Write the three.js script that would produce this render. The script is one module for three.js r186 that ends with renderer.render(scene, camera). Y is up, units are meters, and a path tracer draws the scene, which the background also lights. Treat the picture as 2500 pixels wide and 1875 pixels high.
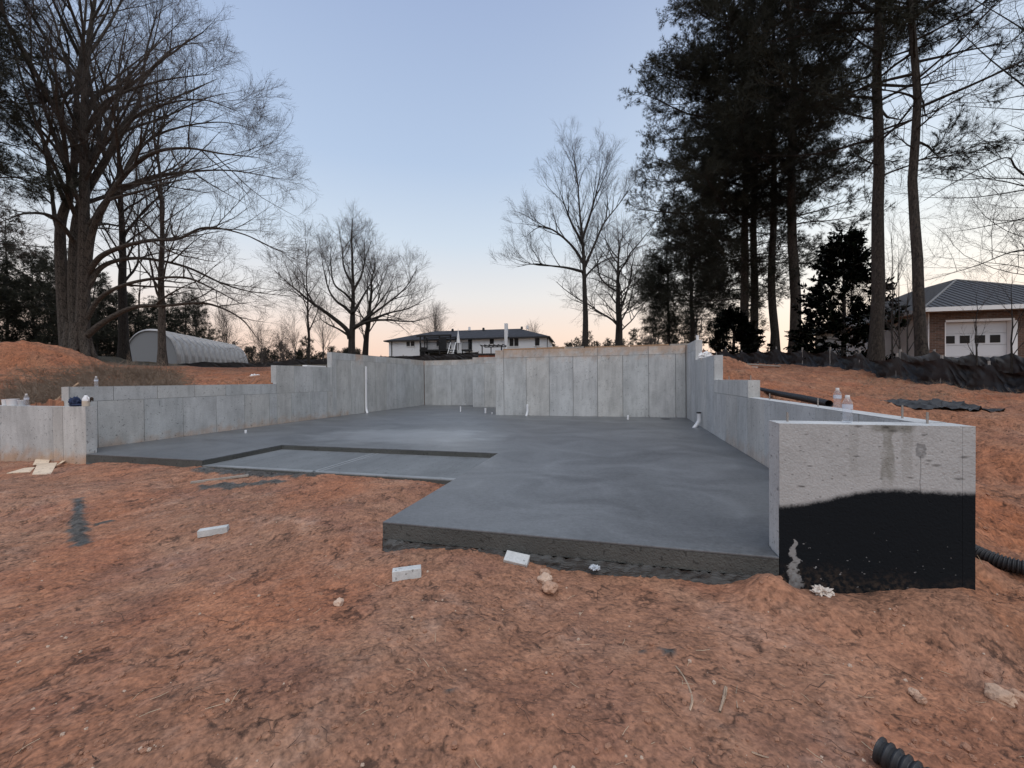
import * as THREE from 'three';
import { mergeGeometries } from 'three/addons/utils/BufferGeometryUtils.js';
import { createNoise2D, createNoise3D } from 'simplex-noise';

// ---------------------------------------------------------------- camera, sky, sun, exposure
const scene = new THREE.Scene();
const renderer = new THREE.WebGLRenderer({ antialias: true });
renderer.setSize(1024, 768);
renderer.toneMapping = THREE.LinearToneMapping;
renderer.toneMappingExposure = 1.15;
renderer.shadowMap.enabled = true;
const FOCAL = 1013.76, IMG_W = 2500, IMG_H = 1875;            // focal length in photo pixels, solved from the slab and wall lines
const camera = new THREE.PerspectiveCamera(85.524, 4 / 3, 0.1, 900);
camera.position.set(0, 1.398, 0);
camera.rotation.order = 'YXZ';
camera.rotation.set(-0.00987, 0.26075, -0.00927);
camera.updateMatrixWorld();
const V = (x, y, z) => new THREE.Vector3(x, y, z);
const lerp = (a, b, t) => a + (b - a) * t, clamp = (x, a = 0, b = 1) => Math.min(b, Math.max(a, x));
const sstep = (a, b, x) => { const t = clamp((x - a) / (b - a)); return t * t * (3 - 2 * t); };
// a photo pixel gives a direction; the distance comes from a plane or from a depth along the view axis
const ray = (u, v) => V((u - IMG_W / 2) / FOCAL, -(v - IMG_H / 2) / FOCAL, -1).applyQuaternion(camera.quaternion);
const at = (u, v, d) => ray(u, v).multiplyScalar(d).add(camera.position);
const atY = (u, v, y) => { const r = ray(u, v); return r.multiplyScalar((y - camera.position.y) / r.y).add(camera.position); };
const atZ = (u, v, z) => { const r = ray(u, v); return r.multiplyScalar((z - camera.position.z) / r.z).add(camera.position); };
const atX = (u, v, x) => { const r = ray(u, v); return r.multiplyScalar((x - camera.position.x) / r.x).add(camera.position); };

{ // dusk sky: blue overhead, pale then peach towards the horizon, a brighter glow where the sun went down behind the pines
  const W = 512, H = 256, data = new Float32Array(W * H * 4);
  const stops = [[-90, .50, .40, .36], [-1, .96, .62, .45], [2, .98, .67, .51], [6, .97, .77, .65], [11, .84, .82, .81], [18, .63, .73, .85], [27, .46, .585, .79], [42, .355, .46, .69], [65, .31, .40, .62], [90, .29, .37, .58]];
  const glow = at(2330, 700, 1).sub(camera.position).normalize(), side = at(500, 500, 1).sub(camera.position).normalize();
  for (let j = 0; j < H; j++) for (let i = 0; i < W; i++) {
    const el = ((j + .5) / H - .5) * Math.PI, az = ((i + .5) / W - .5) * 2 * Math.PI;
    const d = V(Math.cos(az) * Math.cos(el), Math.sin(el), Math.sin(az) * Math.cos(el));
    const e = el * 180 / Math.PI; let k = 0; while (k < stops.length - 2 && e > stops[k + 1][0]) k++;
    const t = clamp((e - stops[k][0]) / (stops[k + 1][0] - stops[k][0])), c = [1, 2, 3].map((q) => lerp(stops[k][q], stops[k + 1][q], t));
    const g = Math.exp(-Math.pow(Math.acos(clamp(d.dot(glow), -1, 1)) / .55, 2)), g2 = Math.exp(-Math.pow(Math.acos(clamp(d.dot(side), -1, 1)) / .6, 2));
    const o = (j * W + i) * 4;
    const K = .84; data[o] = K * (c[0] + g * .26 + g2 * .04); data[o + 1] = K * (c[1] + g * .24 + g2 * .045); data[o + 2] = K * (c[2] + g * .17 + g2 * .05); data[o + 3] = 1;
  }
  const sky = new THREE.DataTexture(data, W, H, THREE.RGBAFormat, THREE.FloatType);
  sky.mapping = THREE.EquirectangularReflectionMapping; sky.magFilter = sky.minFilter = THREE.LinearFilter; sky.needsUpdate = true;
  scene.background = sky; scene.environment = sky;
}
const sun = new THREE.DirectionalLight(new THREE.Color(1, .95, .88), 1.5);   // the soft last light, from the open side on the left
sun.position.set(9, 46, 10); sun.target.position.set(0, 0, -10);
sun.castShadow = true; sun.shadow.radius = 100; sun.shadow.mapSize.set(2048, 2048);
Object.assign(sun.shadow.camera, { left: -45, right: 45, top: 45, bottom: -45, near: 1, far: 160 });
scene.add(sun, sun.target);

// ---------------------------------------------------------------- helpers
function rng(seed) { let s = seed | 0; return () => { s = (s + 0x6d2b79f5) | 0; let t = Math.imul(s ^ (s >>> 15), 1 | s); t = (t + Math.imul(t ^ (t >>> 7), 61 | t)) ^ t; return ((t ^ (t >>> 14)) >>> 0) / 4294967296; }; }
const n2 = createNoise2D(rng(11)), n3 = createNoise3D(rng(12));
const fbm = (x, y, oct = 4, gain = .5) => { let s = 0, a = 1, m = 0; for (let i = 0; i < oct; i++) { s += a * n2(x + i * 17.3, y - i * 9.1); m += a; a *= gain; x *= 2.03; y *= 2.03; } return s / m; };
const counts = new Map();
function numbered(name) { const n = counts.get(name) || 0; counts.set(name, n + 1); return n ? name + '_' + String(n).padStart(3, '0') : name; }
function tag(o, label, category, group) { o.userData.label = label; o.userData.category = category; if (group) o.userData.group = group; return o; }
function mesh(name, geo, mat, parent) {
  const m = new THREE.Mesh(geo, mat); m.castShadow = m.receiveShadow = true;
  m.name = parent ? name : numbered(name); (parent || scene).add(m); return m;
}
function thing(name, label, category, pos, turn = 0, group) {
  const g = new THREE.Group(); g.name = numbered(name); if (pos) g.position.copy(pos); g.rotation.y = turn; scene.add(g);
  return tag(g, label, category, group);
}
function structure(o) { o.userData.kind = 'structure'; return o; }
// box geometry between two corners, uv in metres
function boxGeo(x0, y0, z0, x1, y1, z1, jx = 0, jy = 0) {
  const g = new THREE.BoxGeometry(Math.abs(x1 - x0), Math.abs(y1 - y0), Math.abs(z1 - z0));
  g.translate((x0 + x1) / 2, (y0 + y1) / 2, (z0 + z1) / 2);
  return metreUV(g, jx, jy);
}
function metreUV(g, jx = 0, jy = 0) {
  const p = g.attributes.position, n = g.attributes.normal, uv = new Float32Array(p.count * 2);
  for (let i = 0; i < p.count; i++) {
    const ax = Math.abs(n.getX(i)), ay = Math.abs(n.getY(i)), az = Math.abs(n.getZ(i));
    let a, b; if (ay > ax && ay > az) { a = p.getX(i); b = p.getZ(i); } else if (ax > az) { a = p.getZ(i); b = p.getY(i); } else { a = p.getX(i); b = p.getY(i); }
    uv[i * 2] = a + jx; uv[i * 2 + 1] = b + jy;
  }
  g.setAttribute('uv', new THREE.BufferAttribute(uv, 2)); return g;
}
// triangle collector
class MB {
  constructor() { this.p = []; this.n = []; this.uv = []; this.ix = []; }
  tube(pts, rad, sides, uvs = 1, phase = 0) {           // tapered tube through points
    const base = this.p.length / 3, N = pts.length; let up = V(0, 1, 0), L = 0;
    const t = V(), a = V(), b = V();
    for (let i = 0; i < N; i++) {
      t.subVectors(pts[Math.min(N - 1, i + 1)], pts[Math.max(0, i - 1)]).normalize();
      if (i === 0) up = Math.abs(t.y) > .9 ? V(1, 0, 0) : V(0, 1, 0);
      a.copy(up).addScaledVector(t, -up.dot(t)); if (a.lengthSq() < 1e-6) a.set(t.z, 0, -t.x); a.normalize(); up = a.clone(); b.crossVectors(t, a);
      if (i) L += pts[i].distanceTo(pts[i - 1]);
      for (let s = 0; s <= sides; s++) {
        const w = s / sides * Math.PI * 2 + phase, cs = Math.cos(w), sn = Math.sin(w), nx = a.x * cs + b.x * sn, ny = a.y * cs + b.y * sn, nz = a.z * cs + b.z * sn, r = rad[i];
        this.p.push(pts[i].x + nx * r, pts[i].y + ny * r, pts[i].z + nz * r); this.n.push(nx, ny, nz); this.uv.push(s / sides * Math.max(1, Math.round(rad[0] * 6.28 / uvs)) * uvs, L);
      }
    }
    const k = sides + 1;
    for (let i = 0; i < N - 1; i++) for (let s = 0; s < sides; s++) { const q = base + i * k + s; this.ix.push(q, q + 1, q + k, q + 1, q + k + 1, q + k); }
    return this;
  }
  tri(a, b, c, n) { const base = this.p.length / 3; for (const q of [a, b, c]) { this.p.push(q.x, q.y, q.z); this.n.push(n.x, n.y, n.z); this.uv.push(q.x + q.z, q.y); } this.ix.push(base, base + 1, base + 2); return this; }
  quad(a, b, c, d, n) { n = n || V().subVectors(b, a).cross(V().subVectors(d, a)).normalize(); this.tri(a, b, c, n); this.tri(a, c, d, n); return this; }
  geo() {
    const g = new THREE.BufferGeometry();
    g.setAttribute('position', new THREE.BufferAttribute(new Float32Array(this.p), 3)); g.setAttribute('normal', new THREE.BufferAttribute(new Float32Array(this.n), 3));
    g.setAttribute('uv', new THREE.BufferAttribute(new Float32Array(this.uv), 2)); g.setIndex(this.ix); return g;
  }
}
const tubeGeo = (pts, r, sides = 10) => new MB().tube(pts, Array.isArray(r) ? r : pts.map(() => r), sides).geo();

// ---------------------------------------------------------------- textures (what surfaces are made of)
function lattice(seed) { const r = rng(seed), a = new Float32Array(65536); for (let i = 0; i < 65536; i++) a[i] = r(); return a; }
const LT = lattice(5);
function tn(x, y, per, s) {                              // tileable value noise, 0..1
  const xi = Math.floor(x), yi = Math.floor(y), fx = x - xi, fy = y - yi, u = fx * fx * (3 - 2 * fx), v = fy * fy * (3 - 2 * fy);
  const x0 = ((xi % per) + per) % per, x1 = (x0 + 1) % per, y0 = ((yi % per) + per) % per, y1 = (y0 + 1) % per;
  const h = (a, b) => LT[(a * 157 + b * 3571 + s * 7919) & 65535];
  return lerp(lerp(h(x0, y0), h(x1, y0), u), lerp(h(x0, y1), h(x1, y1), u), v);
}
function tfbm(x, y, per, oct, s, gain = .5) { let t = 0, a = 1, m = 0; for (let i = 0; i < oct; i++) { t += a * tn(x * per, y * per, per, s + i); m += a; a *= gain; per *= 2; } return t / m; }
function tex(w, h, fn, srgb, metres, metresY) {          // fn(x, y) -> [r, g, b] in 0..1 (linear for colours)
  const d = new Uint8Array(w * h * 4);
  const enc = srgb ? (c) => (c <= .0031308 ? c * 12.92 : 1.055 * Math.pow(c, 1 / 2.4) - .055) * 255 : (c) => c * 255;
  for (let j = 0; j < h; j++) for (let i = 0; i < w; i++) { const c = fn((i + .5) / w, (j + .5) / h, i, j), o = (j * w + i) * 4; d[o] = clamp(enc(clamp(c[0])), 0, 255); d[o + 1] = clamp(enc(clamp(c[1])), 0, 255); d[o + 2] = clamp(enc(clamp(c[2])), 0, 255); d[o + 3] = 255; }
  const t = new THREE.DataTexture(d, w, h, THREE.RGBAFormat); t.wrapS = t.wrapT = THREE.RepeatWrapping; t.magFilter = THREE.LinearFilter; t.minFilter = THREE.LinearMipmapLinearFilter; t.generateMipmaps = true;
  if (srgb) t.colorSpace = THREE.SRGBColorSpace; if (metres) t.repeat.set(1 / metres, 1 / (metresY || metres)); t.needsUpdate = true; return t;
}
const std = (o) => new THREE.MeshStandardMaterial({ roughness: .85, ...o });
const lin = (r, g, b) => new THREE.Color().setRGB(r, g, b);
const plain = (r, g, b, rough = .8, extra = {}) => std({ color: lin(r, g, b), roughness: rough, side: THREE.DoubleSide, ...extra });

// red clay: height field first, colour from grain and crumbs
const CLAY_N = 1536, clayH = new Float32Array(CLAY_N * CLAY_N);
{
  const r = rng(77);
  for (let j = 0; j < CLAY_N; j++) for (let i = 0; i < CLAY_N; i++) {
    const x = i / CLAY_N, y = j / CLAY_N, w = tfbm(x, y, 24, 3, 3);
    const crack = Math.abs(tfbm(x + w * .012, y, 40, 3, 9, .55) - .5) * 2;      // thin broken edges where the crust flakes
    clayH[j * CLAY_N + i] = .30 * tfbm(x, y, 32, 6, 1, .62) + .30 * tfbm(x, y, 180, 4, 4, .7) + .22 * Math.pow(clamp(crack * 2.4), .6) + .18 * w;
  }
  for (let k = 0; k < 5200; k++) {                        // crumbs
    const cx = r() * CLAY_N, cy = r() * CLAY_N, R = 1.2 + Math.pow(r(), 4) * 7, h = .10 + .16 * r();
    for (let a = -Math.ceil(R); a <= R; a++) for (let b = -Math.ceil(R); b <= R; b++) { const q = (a * a + b * b) / (R * R); if (q < 1) { const o = (((cy + b) | 0) + CLAY_N) % CLAY_N * CLAY_N + ((((cx + a) | 0) + CLAY_N) % CLAY_N); clayH[o] += h * Math.sqrt(1 - q); } }
  }
}
const clayMap = tex(CLAY_N, CLAY_N, (x, y, i, j) => {
  const h = clayH[j * CLAY_N + i], a = tfbm(x, y, 10, 5, 21, .6), b = tfbm(x, y, 260, 3, 25, .7), s = tfbm(x, y, 60, 4, 31, .6);
  let k = .77 + .36 * (a - .5) + .95 * (b - .5) + .6 * (s - .5); if (h < .43) k *= .70; if (h < .37) k *= .5;   // dark humus in the cracks
  const pale = clamp((tfbm(x, y, 18, 5, 41, .62) - .56) * 5) * .35;
  return [(.378 + pale * .12) * k, (.186 + pale * .13) * k, (.110 + pale * .12) * k];
}, true, 5);
const clayBump = tex(CLAY_N, CLAY_N, (x, y, i, j) => { const h = clayH[j * CLAY_N + i]; return [h, h, h]; }, false, 5);
const M = {};
M.clay = std({ map: clayMap, bumpMap: clayBump, bumpScale: .042, roughness: .97, vertexColors: true });
// cast concrete
const concMap = tex(1024, 1024, (x, y) => {
  const blot = tfbm(x, y, 5, 5, 51, .55), fine = tfbm(x, y, 170, 3, 55, .7), st = tfbm(x * 1, y * .12, 32, 4, 58, .6), pit = tn(x * 95, y * 95, 95, 61), sz = tn(x * 9, y * 9, 9, 63);
  let k = .53 * (.80 + .42 * (blot - .5) + .30 * (fine - .5) + .26 * (st - .5) + .18); if (pit > .93 - .05 * sz) k *= .55;
  return [k * .985, k * 1.0, k * .985];
}, true, 2.6);
const concBump = tex(512, 512, (x, y) => { const h = .6 * tfbm(x, y, 12, 5, 71, .6) + .4 * tfbm(x, y, 120, 2, 75) - (tn(x * 60, y * 60, 60, 77) > .93 ? .3 : 0); return [h, h, h]; }, false, 1.3);
M.conc = ['1 1 1', '.97 .98 .99', '1.04 1.03 1.01', '.94 .95 .95', '.98 .965 .94'].map((s) => { const c = s.split(' ').map(Number); return std({ map: concMap, bumpMap: concBump, bumpScale: .006, roughness: .9, color: lin(...c), vertexColors: true }); });
M.concPlain = std({ map: concMap, bumpMap: concBump, bumpScale: .006, roughness: .9 });
M.concJoint = std({ map: concMap, roughness: .95, color: lin(.44, .44, .435) });
// ---------------------------------------------------------------- the lie of the land
const LEFT_X = -11.1, RIGHT_X = 2.18, BACK_Z = -15.86, FRONT_Z = -3.64;
function backZ(x) { return x < -7.55 ? -22.0 : x < -4.82 ? -20.72 : -15.97; }
const ctrl = [];                                         // heights outside the excavation
function C(x, y, z) { ctrl.push([x, y, z]); }
function CP(u, v, d) { const p = at(u, v, d); C(p.x, p.y, p.z); }
for (const a of [[2.5, -.09, -3.2], [2.5, -.02, -4.1], [2.5, .40, -5], [2.5, .82, -6.2], [2.5, .95, -8], [2.5, 1.12, -9.3], [2.5, 1.28, -11.6], [2.5, 1.6, -13], [2.5, 2.1, -14.6], [2.5, 2.4, -16.5], [3.3, -.12, -4.2], [3.4, -.2, -3], [4, -.26, -1.8], [3, -.28, 0], [3, -.28, 4], [-3, -.28, 6], [7, -.1, -3.5], [9, 0, 1]]) C(...a);
for (const a of [[2490, 1210, 4.55], [2490, 1090, 5.6], [2470, 1010, 7.4], [2400, 985, 8.2], [2250, 975, 8.8], [2150, 950, 10.6], [2050, 935, 11.5], [1950, 915, 13], [2500, 965, 9.4], [2416, 958, 10.2], [2281, 941, 10.9], [2190, 927, 12.6], [2100, 907, 14.6], [2028, 897, 16.5], [1910, 892, 19], [1850, 890, 20], [1730, 884, 23], [1800, 905, 14.5], [1880, 908, 14]]) CP(...a);
for (const a of [[2268, 905, 17], [2160, 898, 20], [2130, 890, 16], [1940, 868, 24], [1830, 868, 26], [2450, 905, 17]]) CP(...a);
for (const a of [[-6, 2.45, -23], [-10, 2.42, -23], [-11.6, 2.3, -21], [-11.6, 1.85, -15.5], [-11.6, 1.5, -12.5], [-11.6, 1.2, -10], [-11.6, 1.05, -7], [-13, .82, -6.5], [-16, .8, -6.5], [-2, 2.5, -17], [1, 2.5, -17], [-4.5, 2.5, -18], [-6, 2.5, -21.5]]) C(...a);
for (const a of [[600, 924, 20], [450, 930, 18], [700, 908, 26], [600, 902, 38], [420, 908, 34], [560, 896, 44], [760, 893, 40], [850, 884, 44], [1000, 885, 33], [1160, 880, 33], [340, 905, 44], [190, 868, 27], [304, 886, 30], [397, 900, 27], [-100, 880, 24]]) CP(...a);
for (const a of [[950, 888, 60], [1345, 884, 58], [1150, 888, 48], [1428, 868, 50], [1510, 868, 55], [1640, 872, 45], [1640, 876, 30], [2400, 920, 13.2], [2500, 925, 12]]) CP(...a);
for (const a of [[-100, 4, -100], [0, 5, -140], [90, 5, -90], [-60, 3, -50], [60, 3.5, -40], [30, 2.5, -8], [-30, 1, 0], [20, 0, 20], [-20, -.2, 15], [-60, 1, 40], [60, 1, 40]]) C(...a);
function outer(x, z) { let s = 0, w = 0; for (const c of ctrl) { const dx = x - c[0], dz = z - c[2], q = dx * dx + dz * dz + .12, k = 1 / (q * q); s += k * c[1]; w += k; } return s / w; }
const heapA = at(80, 900, 15.5), heapB = at(290, 900, 14), heapC = at(-60, 900, 14);
function heaps(x, z) {
  const g = (h, a, sx, sz) => { const dx = x - h.x, dz = z - h.z, c = .966, s = .258, u = dx * c - dz * s * -1, w = dx * s * -1 + dz * c; return a * Math.exp(-(u * u / (sx * sx) + w * w / (sz * sz))); };
  return g(heapA, 1.15, 2.3, 2.2) + g(heapB, .42, 2.3, 2.0) + g(heapC, .5, 2.6, 2.6);
}
function fore(x, z) {
  let y = -.275 + .028 * n2(x * .45, z * .45 + 3) + .012 * n2(x * 1.3, z * 1.3);
  y += .07 * sstep(-4.6, -5.7, z) * sstep(-11, -9, x) * sstep(-1.6, -2.6, x);
  y += .06 * sstep(-2.9, -3.6, z) * sstep(-2.4, -1.9, x) * sstep(-.2, -1.4, x);
  y += .07 * sstep(-2.3, -3.1, x) * sstep(-3.0, -4.0, z);
  y -= .06 * sstep(-11, -13, x) * sstep(-3.5, -5.5, z);
  const h = (hx, hz, a, r) => a * Math.exp(-((x - hx) ** 2 + (z - hz) ** 2) / (r * r));
  y += h(1.06, -3.50, .155, .17) + h(.93, -3.40, .06, .2) + h(1.45, -3.42, .05, .22) + h(1.9, -3.45, .09, .35) + h(2.3, -3.5, .13, .35) + h(1.3, -3.45, .05, .3);
  return y;
}
// ruts, clods and flakes of the worked clay; k scales them down far away
function relief(x, z) {
  const wx = x + .12 * n2(x * 1.7, z * 1.7), wz = z + .12 * n2(x * 1.7 + 40, z * 1.7);
  const a = fbm(wx * 2.1, wz * 2.6, 4, .55), r = 1 - Math.abs(fbm(wx * 5.2 + 9, wz * 6.5, 3, .55)) * 2.2, c = Math.max(0, n2(wx * 13, wz * 13) - .45), flake = Math.max(0, fbm(wx * 1.1 + 70, wz * 1.1, 3) - .05);
  return .014 * a + .010 * r * (0.4 + flake * 2.2) + .020 * c * (0.3 + flake * 3) + .008 * n2(x * 24, z * 24);
}
function bankRough(x, z) { const a = x * .8 + z * .5, b = z * .8 - x * .5, w = fbm(a * 1.4, b * 3.2, 4, .55), e = 1 - Math.abs(fbm(a * 1.1 + 31, b * 2.6, 3, .5)) * 2.4; return .05 * w + .035 * Math.max(-.4, e); }
function excavated(x, z) { return (x > -11.21 && x < 2.28 && z > backZ(x)) || (x <= -11.21 && z > -5.89); }
function heightAt(x, z, detail = true) {
  let y; const R = detail ? relief(x, z) : 0;
  if (x >= 2.28) { const t = Math.max(sstep(2.28, 2.9, x), sstep(-3.5, -3.9, z)); y = lerp(fore(x, z), outer(x, z), t) + R * (1 + .8 * t) + (detail ? t * bankRough(x, z) : 0); }
  else if (excavated(x, z)) {
    y = fore(x, z) + R;
    const inSlab = (x > -11.2 && z < -7.65) || (x > -2.25 && z < -3.7) || (x < -7.4 && z < -5.85 && x > -11.2) || (x > -11.2 && z < -5.85);
    if (inSlab) y = -.36;
  } else y = outer(x, z) + heaps(x, z) + R * (z > -40 && x > -60 ? 1.6 : .5) + (detail && x < -11 && z > -24 ? 1.9 * bankRough(x * 1.2, z * 1.2) : 0) + .05 * n2(x * .5, z * .5);
  return y;
}
const grey = (x, z) => {                                 // spilt concrete: fine grey gravel and slurry lying on the clay
  const w = .16 * fbm(x * 3.1, z * 3.1, 4);
  const seg = (ax, az, bx, bz, r) => { const t = clamp(((x - ax) * (bx - ax) + (z - az) * (bz - az)) / ((bx - ax) ** 2 + (bz - az) ** 2)); return r - Math.hypot(x - lerp(ax, bx, t), z - lerp(az, bz, t)) + w * (r / .16) * .9; };
  let g = -1;
  for (const q of spills) g = Math.max(g, seg(...q) / q[4]);
  return clamp(g * 4);
};
const sp = (u, v, r) => { const p = atY(u, v, -.27); return [p.x, p.z, r]; };
const spills = [];
{ const s = (u0, v0, u1, v1, r) => { const a = sp(u0, v0), b = sp(u1, v1); spills.push([a[0], a[1], b[0], b[1], r]); };
  s(195, 1232, 190, 1280, .055); s(190, 1280, 198, 1330, .085); s(235, 1288, 262, 1284, .05);
  s(510, 1200, 680, 1195, .14); s(500, 1165, 760, 1180, .20); s(240, 1135, 470, 1150, .12);
  s(1090, 1685, 1100, 1690, .03); s(1620, 1592, 1632, 1598, .03); s(1570, 1590, 1580, 1590, .03);
   }
{
  const xs = [], zs = [], seq = (a, b, s, o) => { for (let t = a; t < b - 1e-6; t += s) o.push(t); };
  seq(-320, -60, 20, xs); seq(-60, -26, 1.6, xs); seq(-26, -13, .17, xs); seq(-13, -7, .07, xs); seq(-7, 3.6, .034, xs); seq(3.6, 9, .07, xs); seq(9, 20, .3, xs); seq(20, 60, 1.6, xs); seq(60, 321, 20, xs);
  seq(-420, -70, 20, zs); seq(-70, -32, 1.2, zs); seq(-32, -16.5, .3, zs); seq(-16.5, -7.7, .13, zs); seq(-7.7, -6.1, .07, zs); seq(-6.1, -.7, .034, zs); seq(-.7, 4, .2, zs); seq(4, 40, 2, zs); seq(40, 301, 26, zs);
  const snap = (o, v) => { for (let i = o.length - 1; i >= 0; i--) if (Math.abs(o[i] - v) < .06) o.splice(i, 1); o.push(v - .035, v + .035); };
  for (const v of [-11.21, 2.28, -7.55, -4.82]) snap(xs, v);
  for (const v of [-5.89, -22.0, -20.72, -15.97]) snap(zs, v);
  xs.sort((a, b) => a - b); zs.sort((a, b) => a - b);
  const nx = xs.length, nz = zs.length, pos = new Float32Array(nx * nz * 3), uv = new Float32Array(nx * nz * 2), col = new Float32Array(nx * nz * 3), ix = new Uint32Array((nx - 1) * (nz - 1) * 6);
  let q = 0;
  for (let j = 0; j < nz; j++) for (let i = 0; i < nx; i++) {
    const x = xs[i], z = zs[j], o = j * nx + i; let y = heightAt(x, z);
    const g = (z > -9 && z < -1 && x < 2.3 && x > -13) ? grey(x, z) : 0; if (g > 0) y += g * .012 * (1 + n2(x * 40, z * 40));
    pos[o * 3] = x; pos[o * 3 + 1] = y; pos[o * 3 + 2] = z; uv[o * 2] = x + .3 * n2(x * .2, z * .2); uv[o * 2 + 1] = -z + .3 * n2(x * .2 + 9, z * .2);
    // colour of the soil itself: redder fill, paler dried crust, darker damp patches, turf and leaf litter beyond the fences
    const damp = clamp((fbm(x * .55, z * .7, 4, .6) - .05) * 2.6), dry = clamp((fbm(x * .8 + 30, z * .9, 4, .6) - .12) * 3), red = clamp((fbm(x * .33 + 5, z * .33 + 8, 3) + .12) * 1.7);
    let r = 1, gg = 1, b = 1;
    r *= lerp(1, .86, damp); gg *= lerp(1, .84, damp); b *= lerp(1, .88, damp);
    r *= lerp(1, 1.10, dry); gg *= lerp(1, 1.18, dry); b *= lerp(1, 1.22, dry);
    r *= lerp(1, 1.10, red); gg *= lerp(1, .93, red); b *= lerp(1, .82, red);
    const out = !excavated(x, z);
    if (out) { r *= .96; gg *= .86; b *= .76; const far = z < -28 || x < -30 || x > 16 ? 1 : sstep(9.6, 11.5, x + (z + 12) * .62); const f = far === 1 ? 1 : far; r = lerp(r, .30, f); gg = lerp(gg, .46, f); b = lerp(b, .42, f); }
    const crumbs = .75 + .5 * Math.abs(n2(x * 33, z * 33));
    r = lerp(r, .30 * crumbs, g); gg = lerp(gg, .57 * crumbs, g); b = lerp(b, .87 * crumbs, g);
    col[o * 3] = r; col[o * 3 + 1] = gg; col[o * 3 + 2] = b;
    if (i < nx - 1 && j < nz - 1) { ix[q++] = o; ix[q++] = o + nx; ix[q++] = o + 1; ix[q++] = o + 1; ix[q++] = o + nx; ix[q++] = o + nx + 1; }
  }
  const g = new THREE.BufferGeometry(); g.setAttribute('position', new THREE.BufferAttribute(pos, 3)); g.setAttribute('uv', new THREE.BufferAttribute(uv, 2)); g.setAttribute('color', new THREE.BufferAttribute(col, 3)); g.setIndex(new THREE.BufferAttribute(ix, 1)); g.computeVertexNormals();
  structure(mesh('ground', g, M.clay)); console.log('ground', nx, nz);
}

// ---------------------------------------------------------------- floor slab, porch slab
const swirl = [[-.9, -5.2, .75, .10], [-.9, -5.2, 1.05, .08], [-.3, -6.6, .9, .1], [.4, -4.9, .8, .09], [-1.4, -7.2, 1.1, .12], [.8, -7.6, 1, .12], [-4.2, -9.4, 1.4, .12], [-.2, -9.5, 1.3, .14]];
const slabMap = tex(1088, 1344, (x, y) => {               // x: -11.3..2.5, y: z from -22.3..-3.3
  const X = lerp(-11.3, 2.5, x), Z = lerp(-3.3, -22.3, y);
  const wx = X + .5 * n2(X * .5, Z * .5), wz = Z + .5 * n2(X * .5 + 20, Z * .5);
  let v = .42 * fbm(wx * .28, wz * .5, 5, .6) + .26 * fbm(wx * .6 + 7, wz * 1.3, 5, .65);         // curing blotches, long trowel passes
  for (const [cx, cz, R, w] of swirl) { const d = Math.hypot(X - cx, (Z - cz) * 1.15), k = Math.exp(-Math.pow((d - R) / w, 2)); v += k * .24 * clamp(.2 + 1.8 * n2(X * .8 + cx, Z * .8)); }
  const a = Math.hypot((X + 5.4) / 2.6, (Z + 9.6) / 1.5) + .35 * fbm(X * .9, Z * 1.4, 4); v += .95 * sstep(1.15, .45, a);   // the drier, paler patch
  v += .22 * n2(X * 55, Z * 55) + .26 * fbm(X * 8, Z * 14, 3, .7);
  const k = clamp(.126 + .105 * v, .055, .40);
  return [k * .955, k * 1.0, k * 1.035];
}, true);
slabMap.wrapS = slabMap.wrapT = THREE.ClampToEdgeWrapping;
const slabBump = tex(1024, 1024, (x, y) => { const h = .5 * tfbm(x, y * 3, 10, 4, 81, .6) + .5 * tfbm(x, y, 160, 2, 85); return [h, h, h]; }, false, 2);
const slabRough = tex(1024, 1024, (x, y) => { const h = .42 + .30 * (tfbm(x, y * 2, 6, 5, 91, .6) - .5); return [h, h, h]; }, false, 3.1);
M.slab = std({ map: slabMap, bumpMap: slabBump, bumpScale: .0025, roughness: 1, roughnessMap: slabRough });
M.slabEdge = std({ map: concMap, bumpMap: concBump, bumpScale: .012, roughness: .85, color: lin(.155, .156, .146) });
M.porch = std({ map: concMap, bumpMap: clayBump, bumpScale: .006, roughness: .75, color: lin(.31, .325, .335) });
M.porchLip = std({ map: concMap, roughness: .45, color: lin(.46, .475, .49) });
const slabUV = (g) => { const p = g.attributes.position, n = g.attributes.normal, uv = new Float32Array(p.count * 2); for (let i = 0; i < p.count; i++) { uv[i * 2] = (p.getX(i) + 11.3) / 13.8; uv[i * 2 + 1] = (-3.3 - p.getZ(i)) / 19; } g.setAttribute('uv', new THREE.BufferAttribute(uv, 2)); return g; };
function slabPoly(pts, y0, y1, bevel) {
  const sh = new THREE.Shape(pts.map(([x, z]) => new THREE.Vector2(x, -z)));
  const g = new THREE.ExtrudeGeometry(sh, { depth: y1 - y0 - bevel * 2, bevelEnabled: bevel > 0, bevelThickness: bevel, bevelSize: bevel, bevelOffset: -bevel, bevelSegments: 2, curveSegments: 4 });
  g.translate(0, 0, bevel); g.rotateX(-Math.PI / 2); g.translate(0, y0, 0); g.computeVertexNormals(); return g;
}
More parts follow.
